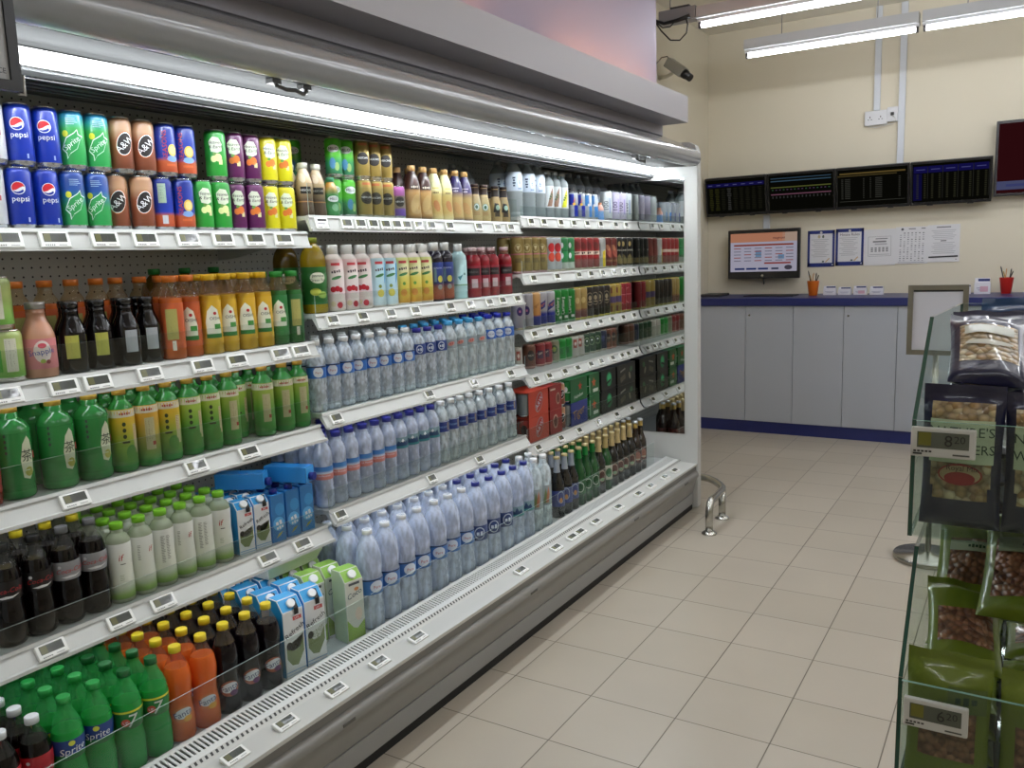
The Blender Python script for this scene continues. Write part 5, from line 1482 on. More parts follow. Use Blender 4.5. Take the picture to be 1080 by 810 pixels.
multipack('dark red multipack beside the orange-red ones, lower layer', PX, 3.462, P5, 2, S_RED, [('e', .0, .06, .025, .035, M('#b59a8a')), ('e', 0, .06, .018, .026, M('#5a2a24'), {'lift': 2})], 'pack_can_red', G5)
multipack('dark red multipack beside the orange-red ones, upper layer', PX, 3.462, P5 + HP, 2, S_RED, [('e', .03, .05, .020, .030, M('#a88a78')), ('e', .03, .05, .014, .022, M('#6a2f28'), {'lift': 2}), ('r', -.02, .1, .05, .008, M('#c9b9a8'))], 'pack_can_red', G5)
for i, (z, w) in enumerate(((P5, 'lower'), (P5 + HP, 'upper'))):
    for j in range(2):
        t = place('can_root', CANN, 'drink can', (PX + .034 - j * .068, 3.632, z), -.6, 'tan root beer can beside the red multipacks, %s layer, %s' % (w, 'front' if j == 0 else 'behind'), 'loose root beer cans among the multipacks')
        t.scale = (1, 1, .83)
multipack('blue multipack with gold lettering under the green pack', PX, 3.680, P5, 3, S_BL, [('t', 'Tiger', 0, .055, .062, M('#c99a2c'), {'rot': .25, 'lift': 2, 'shear': .2})], 'pack_can_grey', G5)
multipack('green multipack with two green can ends, on the blue pack', PX, 3.680, P5 + HP, 3, S_GR, [star(.02, .075, .026, M('#a3402a')), ('t', 'Heineken', 0, .030, .026, M('#dfe6df'), {'rot': .12, 'lift': 3})], 'pack_can_green', G5)
for z, w in ((P5, 'lower'), (P5 + HP, 'upper')):
    multipack('green multipack with a red star, %s layer, beside the black packs' % w, PX, 3.892, z, 2, S_GR, [star(0, .070, .030, M('#b5562c')), ('r', -.05, .06, .014, .08, M('#6fa07a')), ('r', .02, .028, .06, .018, M('#cfd9cf'))], 'pack_can_green', G5)
    multipack('black multipack with a bright green emblem, %s layer' % w, PX, 4.040, z, 3, S_BK, [('e', .01, .062, .034, .040, M('#2a7a4f')), ('e', .012, .070, .022, .022, M('#3fae72'), {'lift': 2}), ('r', .0, .048, .06, .012, M('#15171a'), {'lift': 3, 'rot': .3})], 'pack_can_black', G5)
    multipack('plain black multipack with grey lettering at the mirror end, %s layer' % w, PX, 4.248, z, 4, S_BK, [('r', -.045, .085, .07, .010, M('#8a8a82'), {'rot': .2}), ('r', -.045, .04, .07, .030, M('#5f5a4c'), {'rot': .3}), ('e', .07, .08, .020, .016, M('#3f6a4a'), {'rot': .4}), ('e', .05, .045, .012, .022, M('#8a8674'), {'rot': .4})], 'pack_can_black', G5)
# ---- middle bay, third and fourth shelf: water
run('water_white', 'white capped water bottle', WATER, 'water bottle', 'b2r3', I['b2r3_a'], rows=3, pitch=.066, turn=(-.6, 0))
run('water_navy', 'navy labelled water bottle', WATER, 'water bottle', 'b2r3', [2.515, 2.583, 2.651], rows=2, pitch=.066, turn=(-.5, -.1), behind='water_sky')
run('water_sky', 'sky blue capped water bottle', WATER, 'water bottle', 'b2r3', [2.722, 2.794, 2.866, 2.938], rows=3, pitch=.066, turn=(-.5, -.1))
run('water_royal', 'royal blue capped water bottle', WATER, 'water bottle', 'b2r3', [3.014, 3.088, 3.164], rows=3, pitch=.066, turn=(-.5, -.2))
run('water_red', 'water bottle with coral label', WATER, 'water bottle', 'b2r4', [1.972, 2.038, 2.104, 2.170, 2.236, 2.302], rows=4, pitch=.066, turn=(-.6, 0))
run('water_teal', 'water bottle with dark mountain label', WATER, 'water bottle', 'b2r4', [2.370, 2.436, 2.502, 2.568], rows=3, pitch=.066, turn=(-.5, -.2))
run('water_ribbed', 'ribbed white capped water bottle', WATER, 'water bottle', 'b2r4', [2.636, 2.706, 2.776, 2.846, 2.920, 2.996, 3.076, 3.160], rows=2, pitch=.067, turn=(-.6, -.1))
# ---- middle and right bay, bottom deck
run('water_large', 'large white capped water bottle', WATER, 'water bottle', 'b2d', [1.996, 2.084, 2.172, 2.260, 2.360, 2.448, 2.538], rows=3, pitch=.088, x=-1.812, turn=(-.6, -.2))
run(['water_large_blue', 'water_large_blue', 'water_large_blue', 'water_large_teal', 'water_large_teal'], 'large water bottle with dark blue cap', WATER, 'water bottle', 'b2d', [2.632, 2.728, 2.822, 2.912, 3.002], rows=4, pitch=.088, x=-1.812, turn=(-.6, -.2))
run('sparkling', 'tall clear bottle beside the beers', WATER, 'water bottle', 'b2d', [3.092, 3.172], rows=2, pitch=.076, x=-1.812, turn=(-.3, 0))
run('beer_silver', 'silver foiled beer bottle', BEER, 'beer bottle', 'b3d', [3.300, 3.372, 3.444], rows=2, pitch=.072, x=-1.812, turn=(-.5, -.2))
run('beer_green', 'green beer bottle', BEER, 'beer bottle', 'b3d', [3.520, 3.594, 3.668], rows=3, pitch=.072, x=-1.812, turn=(-.5, -.2))
run(['beer_gold', 'beer_gold_green', 'beer_gold', 'beer_gold', 'beer_gold', 'beer_gold'], 'gold foiled dark beer bottle', BEER, 'beer bottle', 'b3d', [3.744, 3.820, 3.896, 3.972, 4.048, 4.124], rows=3, pitch=.072, x=-1.812, turn=(-.6, -.3))
run('beer_brown', 'brown beer bottle with narrow gold collar', BEER, 'beer bottle', 'b3d', [4.206, 4.282], rows=2, pitch=.072, x=-1.812, turn=(-.6, -.3))
settle()
# ------------------------------------------------------------------ service counter along the back wall
CF = 6.755
CTOP = 1.097
BLUE = M('#1c2560', .35)
DOORG = M('#a1a6af', .45)
CX = [-2.313, -1.561, -.811, -.061, .689, 1.439, 2.189, 2.94]
for i in range(len(CX) - 1):
    a, b_ = CX[i], CX[i + 1]
    side = ['at the corner behind the fridge end', 'below the wall monitor and orange cup', 'beside the sign stand', 'behind the glass bins, near its left edge', 'right of the glass bins', 'further right of the bins', 'at the far right end'][i]
    t = thing('counter_cabinet', 'grey two-door counter cabinet ' + side, 'cabinet', (a, CF, .096), 0, 'grey cabinets under the blue counter')
    MB().box(.002, b_ - a - .002, .020, .60, 0, CTOP - .06 - .097, M('#7b8089', .5)).build('carcass', t)
    w = (b_ - a) / 2
    for k in range(2):
        d = MB().box(k * w + .0018, (k + 1) * w - .0018, 0, .018, .002, CTOP - .06 - .099, DOORG).build('door', t, bevel=.0012)
        if k == 1:
            MB().lathe([(.009, 0), (.009, .004), (.006, .005)], STEEL, 14).build('lock', d, loc=(k * w + .032, -.0005, .865)).rotation_euler = (PI / 2, 0, 0)
tag(MB().box(WX + .004, 2.94, CF + .012, 7.35, 0, .0955, BLUE).build('plinth'), 'dark blue plinth running under the grey counter cabinets', 'plinth')
tag(MB().box(WX + .004, 2.94, CF - .02, WY - .003, CTOP - .06, CTOP, BLUE).build('service_counter', bevel=.004), 'long dark blue counter top along the back wall', 'counter')
struct(MB().box(WX + .002, -2.315, CF + .004, CF + .02, .096, CTOP - .061, DOORG).build('trim_1'))

# things on the counter
def pencil_cup(x, y, col, word, n):
    t = thing('pencil_cup', word + ' tapered plastic cup of pens on the blue counter', 'pen cup', (x, y, CTOP), 0, 'pen cups on the counter')
    MB().lathe([(.030, 0), (.033, .003), (.047, .115), (.048, .118), (.045, .118), (.031, .006)], M(col, .3), 24).build('cup', t)
    return [(x, y)]
def pens(x, y, word):
    cs = ['#3a2c28', '#b98a5a', '#202024', '#a8884a', '#2a2a2e']
    for i in range(5):
        a = 2 * PI * i / 5 + .4
        p = Vector((x + .018 * math.cos(a + 2), y + .018 * math.sin(a + 2), CTOP + .012))
        q = Vector((x + .043 * math.cos(a), y + .030 * math.sin(a), CTOP + .165 + .018 * (i % 3)))
        d = (q - p).normalized()
        t = thing('pen', ['dark brown', 'tan', 'black', 'ochre', 'charcoal'][i] + ' pen standing in the ' + word + ' cup', 'pen', tuple(p), 0, 'pens in the ' + word + ' cup')
        MB().tube([(0, 0, 0), d * .004, tuple((q - p) * .94), tuple(q - p)], [.0012, .0042, .0042, .002], M(cs[i], .4), 8).build('barrel', t)
for x, y, c, w in ((-1.487, 7.10, '#d9701f', 'orange'), (-.139, 7.22, '#c02a20', 'red')):
    pencil_cup(x, y, c, w, 5)
    pens(x, y, w)
def leaflet(x, y, w, h, red, label, grp):
    t = thing('leaflet_box', label, 'leaflet holder', (x, y, CTOP), 0, grp)
    MB().box(-w / 2, w / 2, 0, .05, 0, h * .72, M('#d6d6dd', .45)).build('holder', t, bevel=.0015)
    b = MB()
    b.box(-w / 2 + .004, w / 2 - .004, .006, .040, .004, h, M('#e2e2e8', .5))
    mp = plane_map((0, -.0004, 0), (1, 0, 0), (0, 0, 1), (0, -1, 0), .0006)
    mp2 = plane_map((0, .0055, 0), (1, 0, 0), (0, 0, 1), (0, -1, 0), .0006)
    b.d_rect(mp2, .01, h * .88, w * .72, h * .16, M('#22306f', .4), seg=1)
    b.d_rect(mp, .0, h * .38, w * .7, h * .05, M('#9a9ab2'), seg=1)
    b.d_rect(mp, .0, h * .26, w * .5, h * .05, M('#9a9ab2'), seg=1)
    if red:
        b.d_rect(mp, .012, h * .32, w * .5, h * .34, M('#c9a0b0'), lift=2, seg=1)
    b.build('leaflets', t)
for i, (x, h) in enumerate(((-1.372, .072), (-1.258, .062), (-1.142, .070), (-1.020, .066))):
    leaflet(x, 7.16, .098, h, i == 2, 'small white leaflet holder with blue heading beside the orange cup, ' + pos(i, 4), 'leaflet holders beside the orange cup')
leaflet(-.405, 7.16, .075, .070, False, 'small white leaflet holder partly behind the sign stand', 'leaflet holders beside the red cup')
leaflet(-.292, 7.16, .105, .118, True, 'taller white leaflet holder beside the red cup', 'leaflet holders beside the red cup')
tag(MB().box(-2.02, -1.62, 6.98, 7.20, CTOP, CTOP + .008, M('#17171b', .5)).build('desk_mat', bevel=.002), 'flat black mat lying on the blue counter under the monitor', 'mat')
tag(MB().box(-2.40, -2.22, 6.95, 7.25, CTOP, CTOP + .02, M('#26262b', .5)).build('black_folder', bevel=.003), 'black folder lying on the counter in the left corner', 'folder')

# wall monitor
t = thing('wall_monitor', 'black monitor with an orange and white page on the back wall', 'monitor', (-1.937, 7.27, 1.435), 0)
MB().box(-.303, .303, 0, .035, -.20, .215, M('#101013', .3, 0, .3)).build('housing', t, bevel=.006)
MB().box(-.12, .12, .036, .128, -.09, .09, DARK).build('wall_mount', t)
sc = MB()
mp = plane_map((0, -.0008, .022), (1, 0, 0), (0, 0, 1), (0, -1, 0), .0003)
Eo = lambda c, s=.55: EM(c, round(s * .5, 3))
sc.d_rect(mp, 0, 0, .56, .325, Eo('#a9a6b8', .85), lift=0, seg=1)
sc.d_rect(mp, -.05, .125, .46, .075, Eo('#c08468', .75), seg=1)
sc.d_rect(mp, .22, .125, .12, .075, Eo('#b9a08f', .75), seg=1)
sc.d_text(mp, 'magnum', .13, .112, .030, Eo('#5a2a3a'), lift=2)
sc.d_rect(mp, 0, .062, .50, .014, Eo('#a34a3a'), seg=1)
for i in range(3):
    sc.d_rect(mp, -.04 + .19 * (i == 2) - .0 * i, .0 - .02 * i, .05, .035, Eo('#7fa3c8'), seg=1)
for r in range(5):
    for c in range(6):
        sc.d_rect(mp, -.22 + c * .088, .035 - r * .026, .06, .007, Eo('#8d8898' if (r + c) % 3 else '#b0564a'), lift=2, seg=1)
sc.d_rect(mp, .12, -.092, .22, .013, Eo('#a8443c'), lift=2, seg=1)
for i, x in enumerate((-.20, -.10, .0)):
    sc.d_rect(mp, x, -.138, .085, .016, Eo('#2f3f7a'), lift=2, seg=1)
sc.d_rect(mp, .10, -.138, .06, .016, Eo('#4a4f6a'), lift=2, seg=1)
sc.d_ell(mp, .21, -.130, .032, .020, Eo('#55505f'), lift=2)
sc.build('screen', t)
MB().lathe([(.011, 0), (.011, .004), (.009, .005)], STEEL, 16).build('power_button', t, loc=(-.005, -.0005, -.176)).rotation_euler = (PI / 2, 0, 0)
MB().tube([(0, .02, -.195), (.002, .012, -.215), (.006, .010, -.235), (.004, .012, -.25)], .006, BLACK, 8).build('cable', t)

# the strip of four tilted information screens
SCR = [(-2.432, -1.905), (-1.900, -1.362), (-1.357, -.818), (-.813, -.265)]
def strip(i, fill):
    a, b_ = SCR[i]
    w = b_ - a
    t = thing('information_screen', ['dark information screen nearest the fridge, with a blue heading row', 'dark information screen with blue, yellow and pink lines', 'dark information screen with an ochre heading line', 'dark information screen of blue headed columns, nearest the maroon screen'][i], 'screen', ((a + b_) / 2, 7.275, 1.775), 0, 'tilted screens in a strip on the back wall')
    t.rotation_euler = (math.radians(11), 0, 0)
    MB().box(-w / 2, w / 2, 0, .045, 0, .328, M('#0d0d0f', .35)).build('housing', t, bevel=.004)
    MB().box(-.08, .08, .046, .075, .10, .22, DARK).build('wall_mount', t)
    s = MB()
    mp = plane_map((0, -.0006, .167), (1, 0, 0), (0, 0, 1), (0, -1, 0), .0003)
    s.d_rect(mp, 0, 0, w - .03, .285, Eo('#15150f', .35), lift=0, seg=1)
    fill(s, mp, w - .04)
    s.build('screen', t)
    for x in (-w * .25, w * .25):
        MB().box(x - .02, x + .02, .004, .03, -.006, .0, M('#3a3a3c')).build('foot_clip', t)
rs = random.Random(5)
def f0(s, mp, w):
    s.d_rect(mp, 0, .098, w, .030, Eo('#1d1a5a', .5), seg=1)
    for c in range(7):
        s.d_rect(mp, -w * .44 + c * w * .145, .098, w * .07, .006, Eo('#6a6aa0', .5), lift=2, seg=1)
    for r in range(13):
        for c in range(9):
            s.d_rect(mp, -w * .43 + c * w * .107, .065 - r * .0145, w * .075 * rs.uniform(.6, 1), .0055, Eo('#4a4a24' if c < 2 else '#2f2f24' if c != 3 else '#5a5a58', .45), lift=2, seg=1)
def f1(s, mp, w):
    for v, c, h in ((.118, '#3f5a6f', .008), (.096, '#4a6a80', .008), (.045, '#6a7038', .009), (-.012, '#8a5a6f', .009)):
        s.d_rect(mp, 0, v, w * .96, h, Eo(c, .5), lift=2, seg=1)
    for c in range(16):
        s.d_rect(mp, -w * .45 + c * w * .06, .025, w * .025, .008, Eo('#5f4a6a' if c % 3 else '#3f6a4a', .5), lift=2, seg=1)
        s.d_rect(mp, -w * .45 + c * w * .06, -.035, w * .02, .018, Eo('#454545', .5), lift=2, seg=1)
def f2(s, mp, w):
    s.d_rect(mp, 0, .112, w * .96, .012, Eo('#7a6638', .5), lift=2, seg=1)
    s.d_rect(mp, -.04, .094, w * .88, .008, Eo('#5f5230', .5), lift=2, seg=1)
    for r in range(12):
        for x, ww in ((-.44, .03), (-.36, .08), (-.12, .02), (-.02, .02), (.10, .10), (.40, .03)):
            s.d_rect(mp, x * w, .068 - r * .0135, ww * w, .0055, Eo('#4a4a44', .5), lift=2, seg=1)
    s.d_rect(mp, 0, -.105, w * .96, .003, Eo('#55554e', .5), lift=2, seg=1)
def f3(s, mp, w):
    for c in range(5):
        x = -w * .40 + c * w * .20
        s.d_rect(mp, x, .10, w * .19, .05, Eo('#1d1a60', .5), seg=1)
        s.d_rect(mp, x, .10, w * .12, .006, Eo('#5f5fa0', .5), lift=2, seg=1)
        if c == 0:
            s.d_rect(mp, x - .02, -.03, w * .12, .20, Eo('#17154a', .5), seg=1)
        s.d_rect(mp, x + w * .098, .0, .002, .24, Eo('#4a4a46', .5), lift=2, seg=1)
        for r in range(13):
            s.d_rect(mp, x - w * .04, .062 - r * .0145, w * .03, .0055, Eo('#4a4a38', .45), lift=2, seg=1)
            s.d_rect(mp, x + w * .06, .062 - r * .0145, w * .03, .0055, Eo('#4a4a38', .45), lift=2, seg=1)
for i, f in enumerate((f0, f1, f2, f3)):
    strip(i, f)
t = thing('display_screen', 'tall maroon display screen at the right on the back wall', 'screen', (.25, 7.30, 1.81), 0)
MB().box(-.505, .65, 0, .045, 0, .54, M('#140c0e', .35)).build('housing', t, bevel=.004)
MB().box(-.1, .2, .046, .098, .15, .40, DARK).build('wall_mount', t)
s = MB()
mp = plane_map((.0725, -.0006, .27), (1, 0, 0), (0, 0, 1), (0, -1, 0), .0003)
s.d_rect(mp, 0, 0, 1.12, .50, EM('#3a1216', .3), lift=0, seg=1)
s.d_rect(mp, 0, -.195, 1.12, .062, EM('#5a5f86', .3), seg=1)
s.d_rect(mp, -.35, -.195, .30, .018, EM('#3a3f6a', .5), lift=2, seg=1)
s.build('screen', t)

# posters and papers on the wall
def paper(nm, label, cat, x, z, w, h, draw, rz=0, group=None):
    o = thing(nm, label, cat, (x, WY - .003 - .0025 * (nm == 'paper_sheet' and 'number table' in label), z), 0, group)
    o.rotation_euler = (0, rz, 0)
    b = MB()
    b.box(-w / 2, w / 2, -.0008, .0008, -h / 2, h / 2, M('#d3d3d6', .6))
    mp = plane_map((0, -.0009, 0), (1, 0, 0), (0, 0, 1), (0, -1, 0), .0004)
    draw(b, mp, w, h)
    b.build('sheet', o)
    return o
NAVY = M('#1d2d74', .4)
GP, GL, BK = M('#77777c', .5), M('#a5a5ab', .5), M('#19191b', .5)
def blueframe(head):
    def d(b, mp, w, h):
        for (u, v, a, c) in ((0, h / 2 - .014, w, .028), (0, -h / 2 + .016, w, .032), (-w / 2 + .009, 0, .018, h), (w / 2 - .009, 0, .018, h)):
            b.d_rect(mp, u, v, a, c, NAVY, seg=1)
        if head:
            b.d_text(mp, 'House Rules', 0, h * .34, .030, M('#33243a'), lift=2)
        else:
            b.d_ell(mp, -.016, h * .33, .011, .014, M('#b5a98a'), lift=2); b.d_ell(mp, .016, h * .33, .009, .013, M('#5f6a62'), lift=2)
        for k in range(11):
            b.d_rect(mp, -.01 + .004 * (k % 2), h * .25 - k * .014, .14 - .03 * (k % 3), .004, GL, lift=2, seg=1)
        b.d_rect(mp, .052, -h * .32, .045, .009, M('#c2a27a'), rot=.8, lift=3, seg=1)
        b.d_ell(mp, .018, -h * .355, .009, .007, M('#3f4a42'), lift=3)
        b.d_ell(mp, .0, h * .44, .010, .010, M('#c9c9c4'), lift=4)
        b.d_ell(mp, w / 2 - .016, -h / 2 + .016, .006, .006, M('#b9c2da'), lift=4)
    return d
paper('framed_notice', 'blue-bordered notice with small emblems beside the monitor', 'poster', -1.492, 1.470, .216, .300, blueframe(False), 0, 'notices in blue borders')
paper('framed_notice', 'blue-bordered notice headed House Rules', 'poster', -1.268, 1.476, .216, .300, blueframe(True), 0, 'notices in blue borders')
def dA(b, mp, w, h):
    for (u, v, a, c) in ((0, .085, .17, .002), (0, -.07, .17, .002), (-.085, .0075, .002, .155), (.085, .0075, .002, .155)):
        b.d_rect(mp, u, v, a, c, GP, seg=1)
    b.d_rect(mp, .015, .068, .09, .007, GP, lift=2, seg=1); b.d_rect(mp, 0, .045, .10, .012, GP, lift=2, seg=1); b.d_rect(mp, .01, .025, .09, .010, GL, lift=2, seg=1)
    for c in range(5):
        for r in range(3):
            b.d_rect(mp, -.056 + c * .028, -.005 - r * .013, .016, .009, GP, lift=2, seg=1)
    b.d_rect(mp, 0, -.057, .15, .005, GL, lift=2, seg=1)
def dB(b, mp, w, h):
    b.d_ell(mp, -.07, .125, .010, .010, M('#4a4a52'), lift=2); b.d_rect(mp, .0, .128, .05, .008, GP, seg=1); b.d_rect(mp, .08, .130, .03, .008, GP, seg=1)
    for c in range(7):
        for r in range(14):
            if (c * 5 + r * 3) % 7 != 0:
                b.d_rect(mp, -.08 + c * .027, .095 - r * .0165, .012, .008, GL if r % 3 else GP, seg=1)
    b.d_rect(mp, 0, -.135, .19, .006, GL, seg=1)
def dC(b, mp, w, h):
    b.d_rect(mp, 0, .125, .10, .009, GP, seg=1)
    for k in range(14):
        if k != 6:
            b.d_rect(mp, .002 * (k % 2), .10 - k * .0135, .17 - .02 * (k % 3), .004, GL, seg=1)
    b.d_rect(mp, 0, .02, .04, .009, GP, seg=1)
    b.d_rect(mp, 0, -.103, .205, .012, BK, rot=.015, lift=2, seg=1)
    b.d_rect(mp, .09, -.125, .012, .006, GP, seg=1)
paper('paper_sheet', 'white paper with a boxed chart, right of the blue notices', 'paper', -1.040, 1.466, .236, .288, dA, -.01, 'white papers on the back wall')
paper('paper_sheet', 'white paper with a calendar-like number table', 'paper', -.805, 1.474, .236, .288, dB, .012, 'white papers on the back wall')
paper('paper_sheet', 'white paper with a thick black bar near its foot', 'paper', -.580, 1.480, .226, .288, dC, -.008, 'white papers on the back wall')

# trunking and socket
TR = M('#c6cbd2', .45)
for x0, x1, z0, z1, lb in ((-1.112, -1.066, 2.535, CEIL - .002, 'pale grey cable trunking rising from the sockets'), (-.932, -.884, 2.10, CEIL - .002, 'pale grey cable trunking beside the sockets, running down to the screens'), (-1.968, -1.915, 1.655, 1.772, 'short pale trunking between the screens and the monitor')):
    tag(MB().box(x0, x1, WY - .024, WY - .001, z0, z1, TR).build('cable_trunking', bevel=.003), lb, 'trunking', 'cable trunking on the back wall')
t = thing('power_socket', 'white double power socket at the foot of the trunking', 'socket', (-1.092, WY - .002, 2.477), 0)
MB().box(-.082, .082, -.035, 0, -.055, .055, M('#cfd0d4', .4)).build('plate', t, bevel=.004)
for x in (-.042, .036):
    f = MB()
    mp = plane_map((x, -.0356, 0), (1, 0, 0), (0, 0, 1), (0, -1, 0), .0004)
    f.d_rect(mp, 0, .006, .006, .014, BK, seg=1); f.d_rect(mp, -.011, -.012, .010, .005, BK, seg=1); f.d_rect(mp, .011, -.012, .010, .005, BK, seg=1)
    f.build('outlet', t)
t = thing('switched_outlet', 'white single outlet with a black plug and dangling wire', 'socket', (-.962, WY - .002, 2.492), 0)
MB().box(-.048, .029, -.035, 0, -.055, .055, M('#cfd0d4', .4)).build('plate', t, bevel=.004)
MB().box(-.020, .004, -.058, -.036, -.010, .012, BLACK).build('plug', t, bevel=.003)
MB().tube([(-.004, -.050, -.008), (.010, -.055, -.035), (.018, -.045, -.058), (.0, -.030, -.070), (-.06, -.03, -.078), (-.13, -.03, -.088), (-.19, -.03, -.075)], .0032, M('#c9c9c6', .4), 8).build('wire', t)

# ------------------------------------------------------------------ ceiling battens
def batten(x0, x1, y, z, label, group, visible=True):
    """one fluorescent batten: channel, tube and two holders, hung on rods"""
    t = thing('fluorescent_batten', label, 'ceiling light', (x0, y, z), 0, group)
    L = x1 - x0
    MB().prism([(-.05, .03), (.05, .03), (.044, .098), (-.044, .098)], 0, L, M('#b9bbbe', .4), axis='x').build('channel', t)
    MB().prism([(-.020, .012), (.020, .012), (.024, .0295), (-.024, .0295)], .0, L, M('#c9cacc', .4), axis='x').build('ballast_cover', t)
    MB().tube([(.02, 0, -.006), (L - .02, 0, -.006)], .0130, EM('#f6f9ff', LAMP_ROOM), 10).build('tube', t)
    for x in (.004, L - .02):
        MB().box(x, x + .016, -.014, .014, -.022, .0118, M('#3a3a3c', .4)).build('tube_holder', t)
    for x in (.25, L - .25):
        MB().tube([(x, 0, .0985), (x, 0, CEIL - z - .001)], .0035, M('#9a9a9c', .35), 6).build('rod', t)
    return t
ZT = 2.838
for y, xs, w in ((6.2, [-1.79, -.655, .48, 1.615], 'back row'), (5.2, [-1.79, -.665, .46, 1.585], 'second row'), (4.2, [-.62, .5, 1.62], 'third row over the aisle'), (3.25, [-.62, .5, 1.62], 'fourth row over the aisle'), (2.3, [-.62, .5, 1.62], 'row before the glass bins'), (.9, [.5, 1.62], 'row right of the viewer'), (-.6, [-.62, .5], 'row behind the viewer')):  # rows past the second are out of view, added to light the room
    for i, x in enumerate(xs):
        batten(x, x + 1.115, y, ZT + .006, 'white fluorescent batten hung from the ceiling, %s, %s' % (w, pos(i, len(xs))), 'hanging fluorescent battens')
t = thing('junction_box', 'grey junction box at the end of the second batten row', 'junction box', (-2.03, 5.2, ZT + .04), 0)
MB().box(0, .235, -.045, .045, 0, .075, M('#8f9093', .45)).build('box', t, bevel=.003)
MB().box(.07, .19, -.03, .03, .0755, .090, M('#3c3c3e', .5)).build('lid', t)
MB().tube([(.06, 0, .0905), (.06, 0, CEIL - ZT - .042)], .0035, M('#9a9a9c', .35), 6).build('rod', t)
cb = MB()
cb.tube([(-2.05, 5.12, 2.90), (-1.98, 5.12, 2.868), (-1.90, 5.12, 2.872), (-1.82, 5.13, 2.888)], [.009, .010, .012, .014], BLACK, 8)
cb.tube([(-2.045, 5.12, 2.898), (-2.00, 5.12, 2.83), (-1.94, 5.12, 2.765), (-1.88, 5.12, 2.755), (-1.838, 5.12, 2.79), (-1.830, 5.12, 2.84), (-1.845, 5.125, 2.885)], .0045, BLACK, 8)
cb.tube([(-2.04, 5.12, 2.892), (-1.99, 5.12, 2.845), (-1.94, 5.12, 2.843), (-1.905, 5.12, 2.875)], .0040, BLACK, 8)
tag(cb.build('cable_loop'), 'black power cables looping below the junction box', 'cable')

# security camera on the side wall
t = thing('security_camera', 'small grey security camera on a wall bracket by the corner', 'security camera', (WX, 6.25, 2.80), 0)
o = Vector((WX, 6.25, 2.80))
A = Vector((-2.352, 6.16, 2.873)) - o; B = Vector((-2.167, 6.13, 2.729)) - o
d = (B - A).normalized()
side = d.cross(Vector((0, 0, 1))).normalized(); upv = side.cross(d)
b = MB()
n0 = len(b.v)
for p in (A, A + d * .165):
    for su, sv in ((-1, -1), (1, -1), (1, 1), (-1, 1)):
        b.v.append(tuple(p + side * (.040 * su) + upv * (.036 * sv)))
for q in ((3, 2, 1, 0), (4, 5, 6, 7), (0, 1, 5, 4), (1, 2, 6, 5), (2, 3, 7, 6), (3, 0, 4, 7)):
    b.face([n0 + k for k in q], M('#8d8a80', .4))
b.build('housing', t, bevel=.006)
MB().tube([A + d * .1655, A + d * .19, A + d * .195, A + d * .235], [.034, .034, .029, .027], BLACK, 16).build('lens', t)
MB().tube([(0.001, 0, -.01), (.06, -.01, -.012), (.13, -.05, .0), (.15, -.075, .012)], [.018, .014, .012, .012], M('#c4bfae', .4), 10).build('bracket', t)
MB().tube([A + upv * .01, A + upv * .03 - d * .03, A - d * .07 + upv * .0, A - d * .085 - upv * .06, Vector((.012, -.09, -.03))], .004, BLACK, 8).build('cable', t)

# stainless crash rail at the end of the case
t = thing('crash_rail', 'bent stainless steel crash rail guarding the end of the fridge', 'guard rail', (-1.38, 4.17, 0), 0)
R = .020
p = [(0, 0, .0), (0, 0, .120), (-.001, .010, .146), (-.003, .03, .162), (-.006, .06, .168), (-.014, .25, .168), (-.020, .285, .168), (-.03, .32, .168), (-.055, .36, .168), (-.105, .425, .168), (-.165, .475, .168), (-.23, .495, .168), (-.34, .50, .168)]
p = [(q[0], q[1] + 0, q[2] + .0) for q in p]
MB().tube(p, R, STEEL, 16).build('rail', t)
MB().tube([(-.020, .285, .0), (-.020, .285, .160)], R, STEEL, 16).build('post', t)
for q in ((0, 0), (-.020, .285)):
    MB().lathe([(.040, .0005), (.040, .006), (.030, .014), (.0215, .018)], M('#c9c9c4', .15, 1.0), 24, c=(q[0], q[1], 0)).build('floor_flange', t)
# ------------------------------------------------------------------ sign stand behind the glass bins
t = thing('sign_stand', 'blank white sign in a brushed metal frame on a floor stand', 'sign stand', (-.345, 4.26, 0), 0)
MB().lathe([(.150, .0005), (.152, .004), (.152, .020), (.147, .026), (.03, .030), (.016, .040)], M('#a8a7a0', .25, 1.0), 48).build('base', t)
MB().tube([(0, 0, .03), (0, 0, .99)], .0125, M('#a8a7a0', .3, 1.0), 16).build('pole', t)
FM = M('#7f7a6c', .38, .7)
f = MB()
w, h, z0 = .245, .318, .978
for (x0, x1, za, zb) in ((-w / 2, w / 2, z0, z0 + .022), (-w / 2, w / 2, z0 + h - .022, z0 + h), (-w / 2, -w / 2 + .022, z0 + .022, z0 + h - .022), (w / 2 - .022, w / 2, z0 + .022, z0 + h - .022)):
    f.box(x0, x1, -.030, -.012, za, zb, FM)
f.build('frame', t)
MB().box(-w / 2 + .022, w / 2 - .022, -.022, -.016, z0 + .022, z0 + h - .022, M('#bdbdc4', .12, 0, .6)).build('sheet', t)
MB().box(-w / 2 + .022, w / 2 - .022, -.0235, -.0222, z0 + h - .030, z0 + h - .022, BK).build('sheet_edge', t)
MB().box(-w / 2 + .004, w / 2 - .004, -.0118, -.010, z0 + .004, z0 + h - .004, DARK).build('back_plate', t)

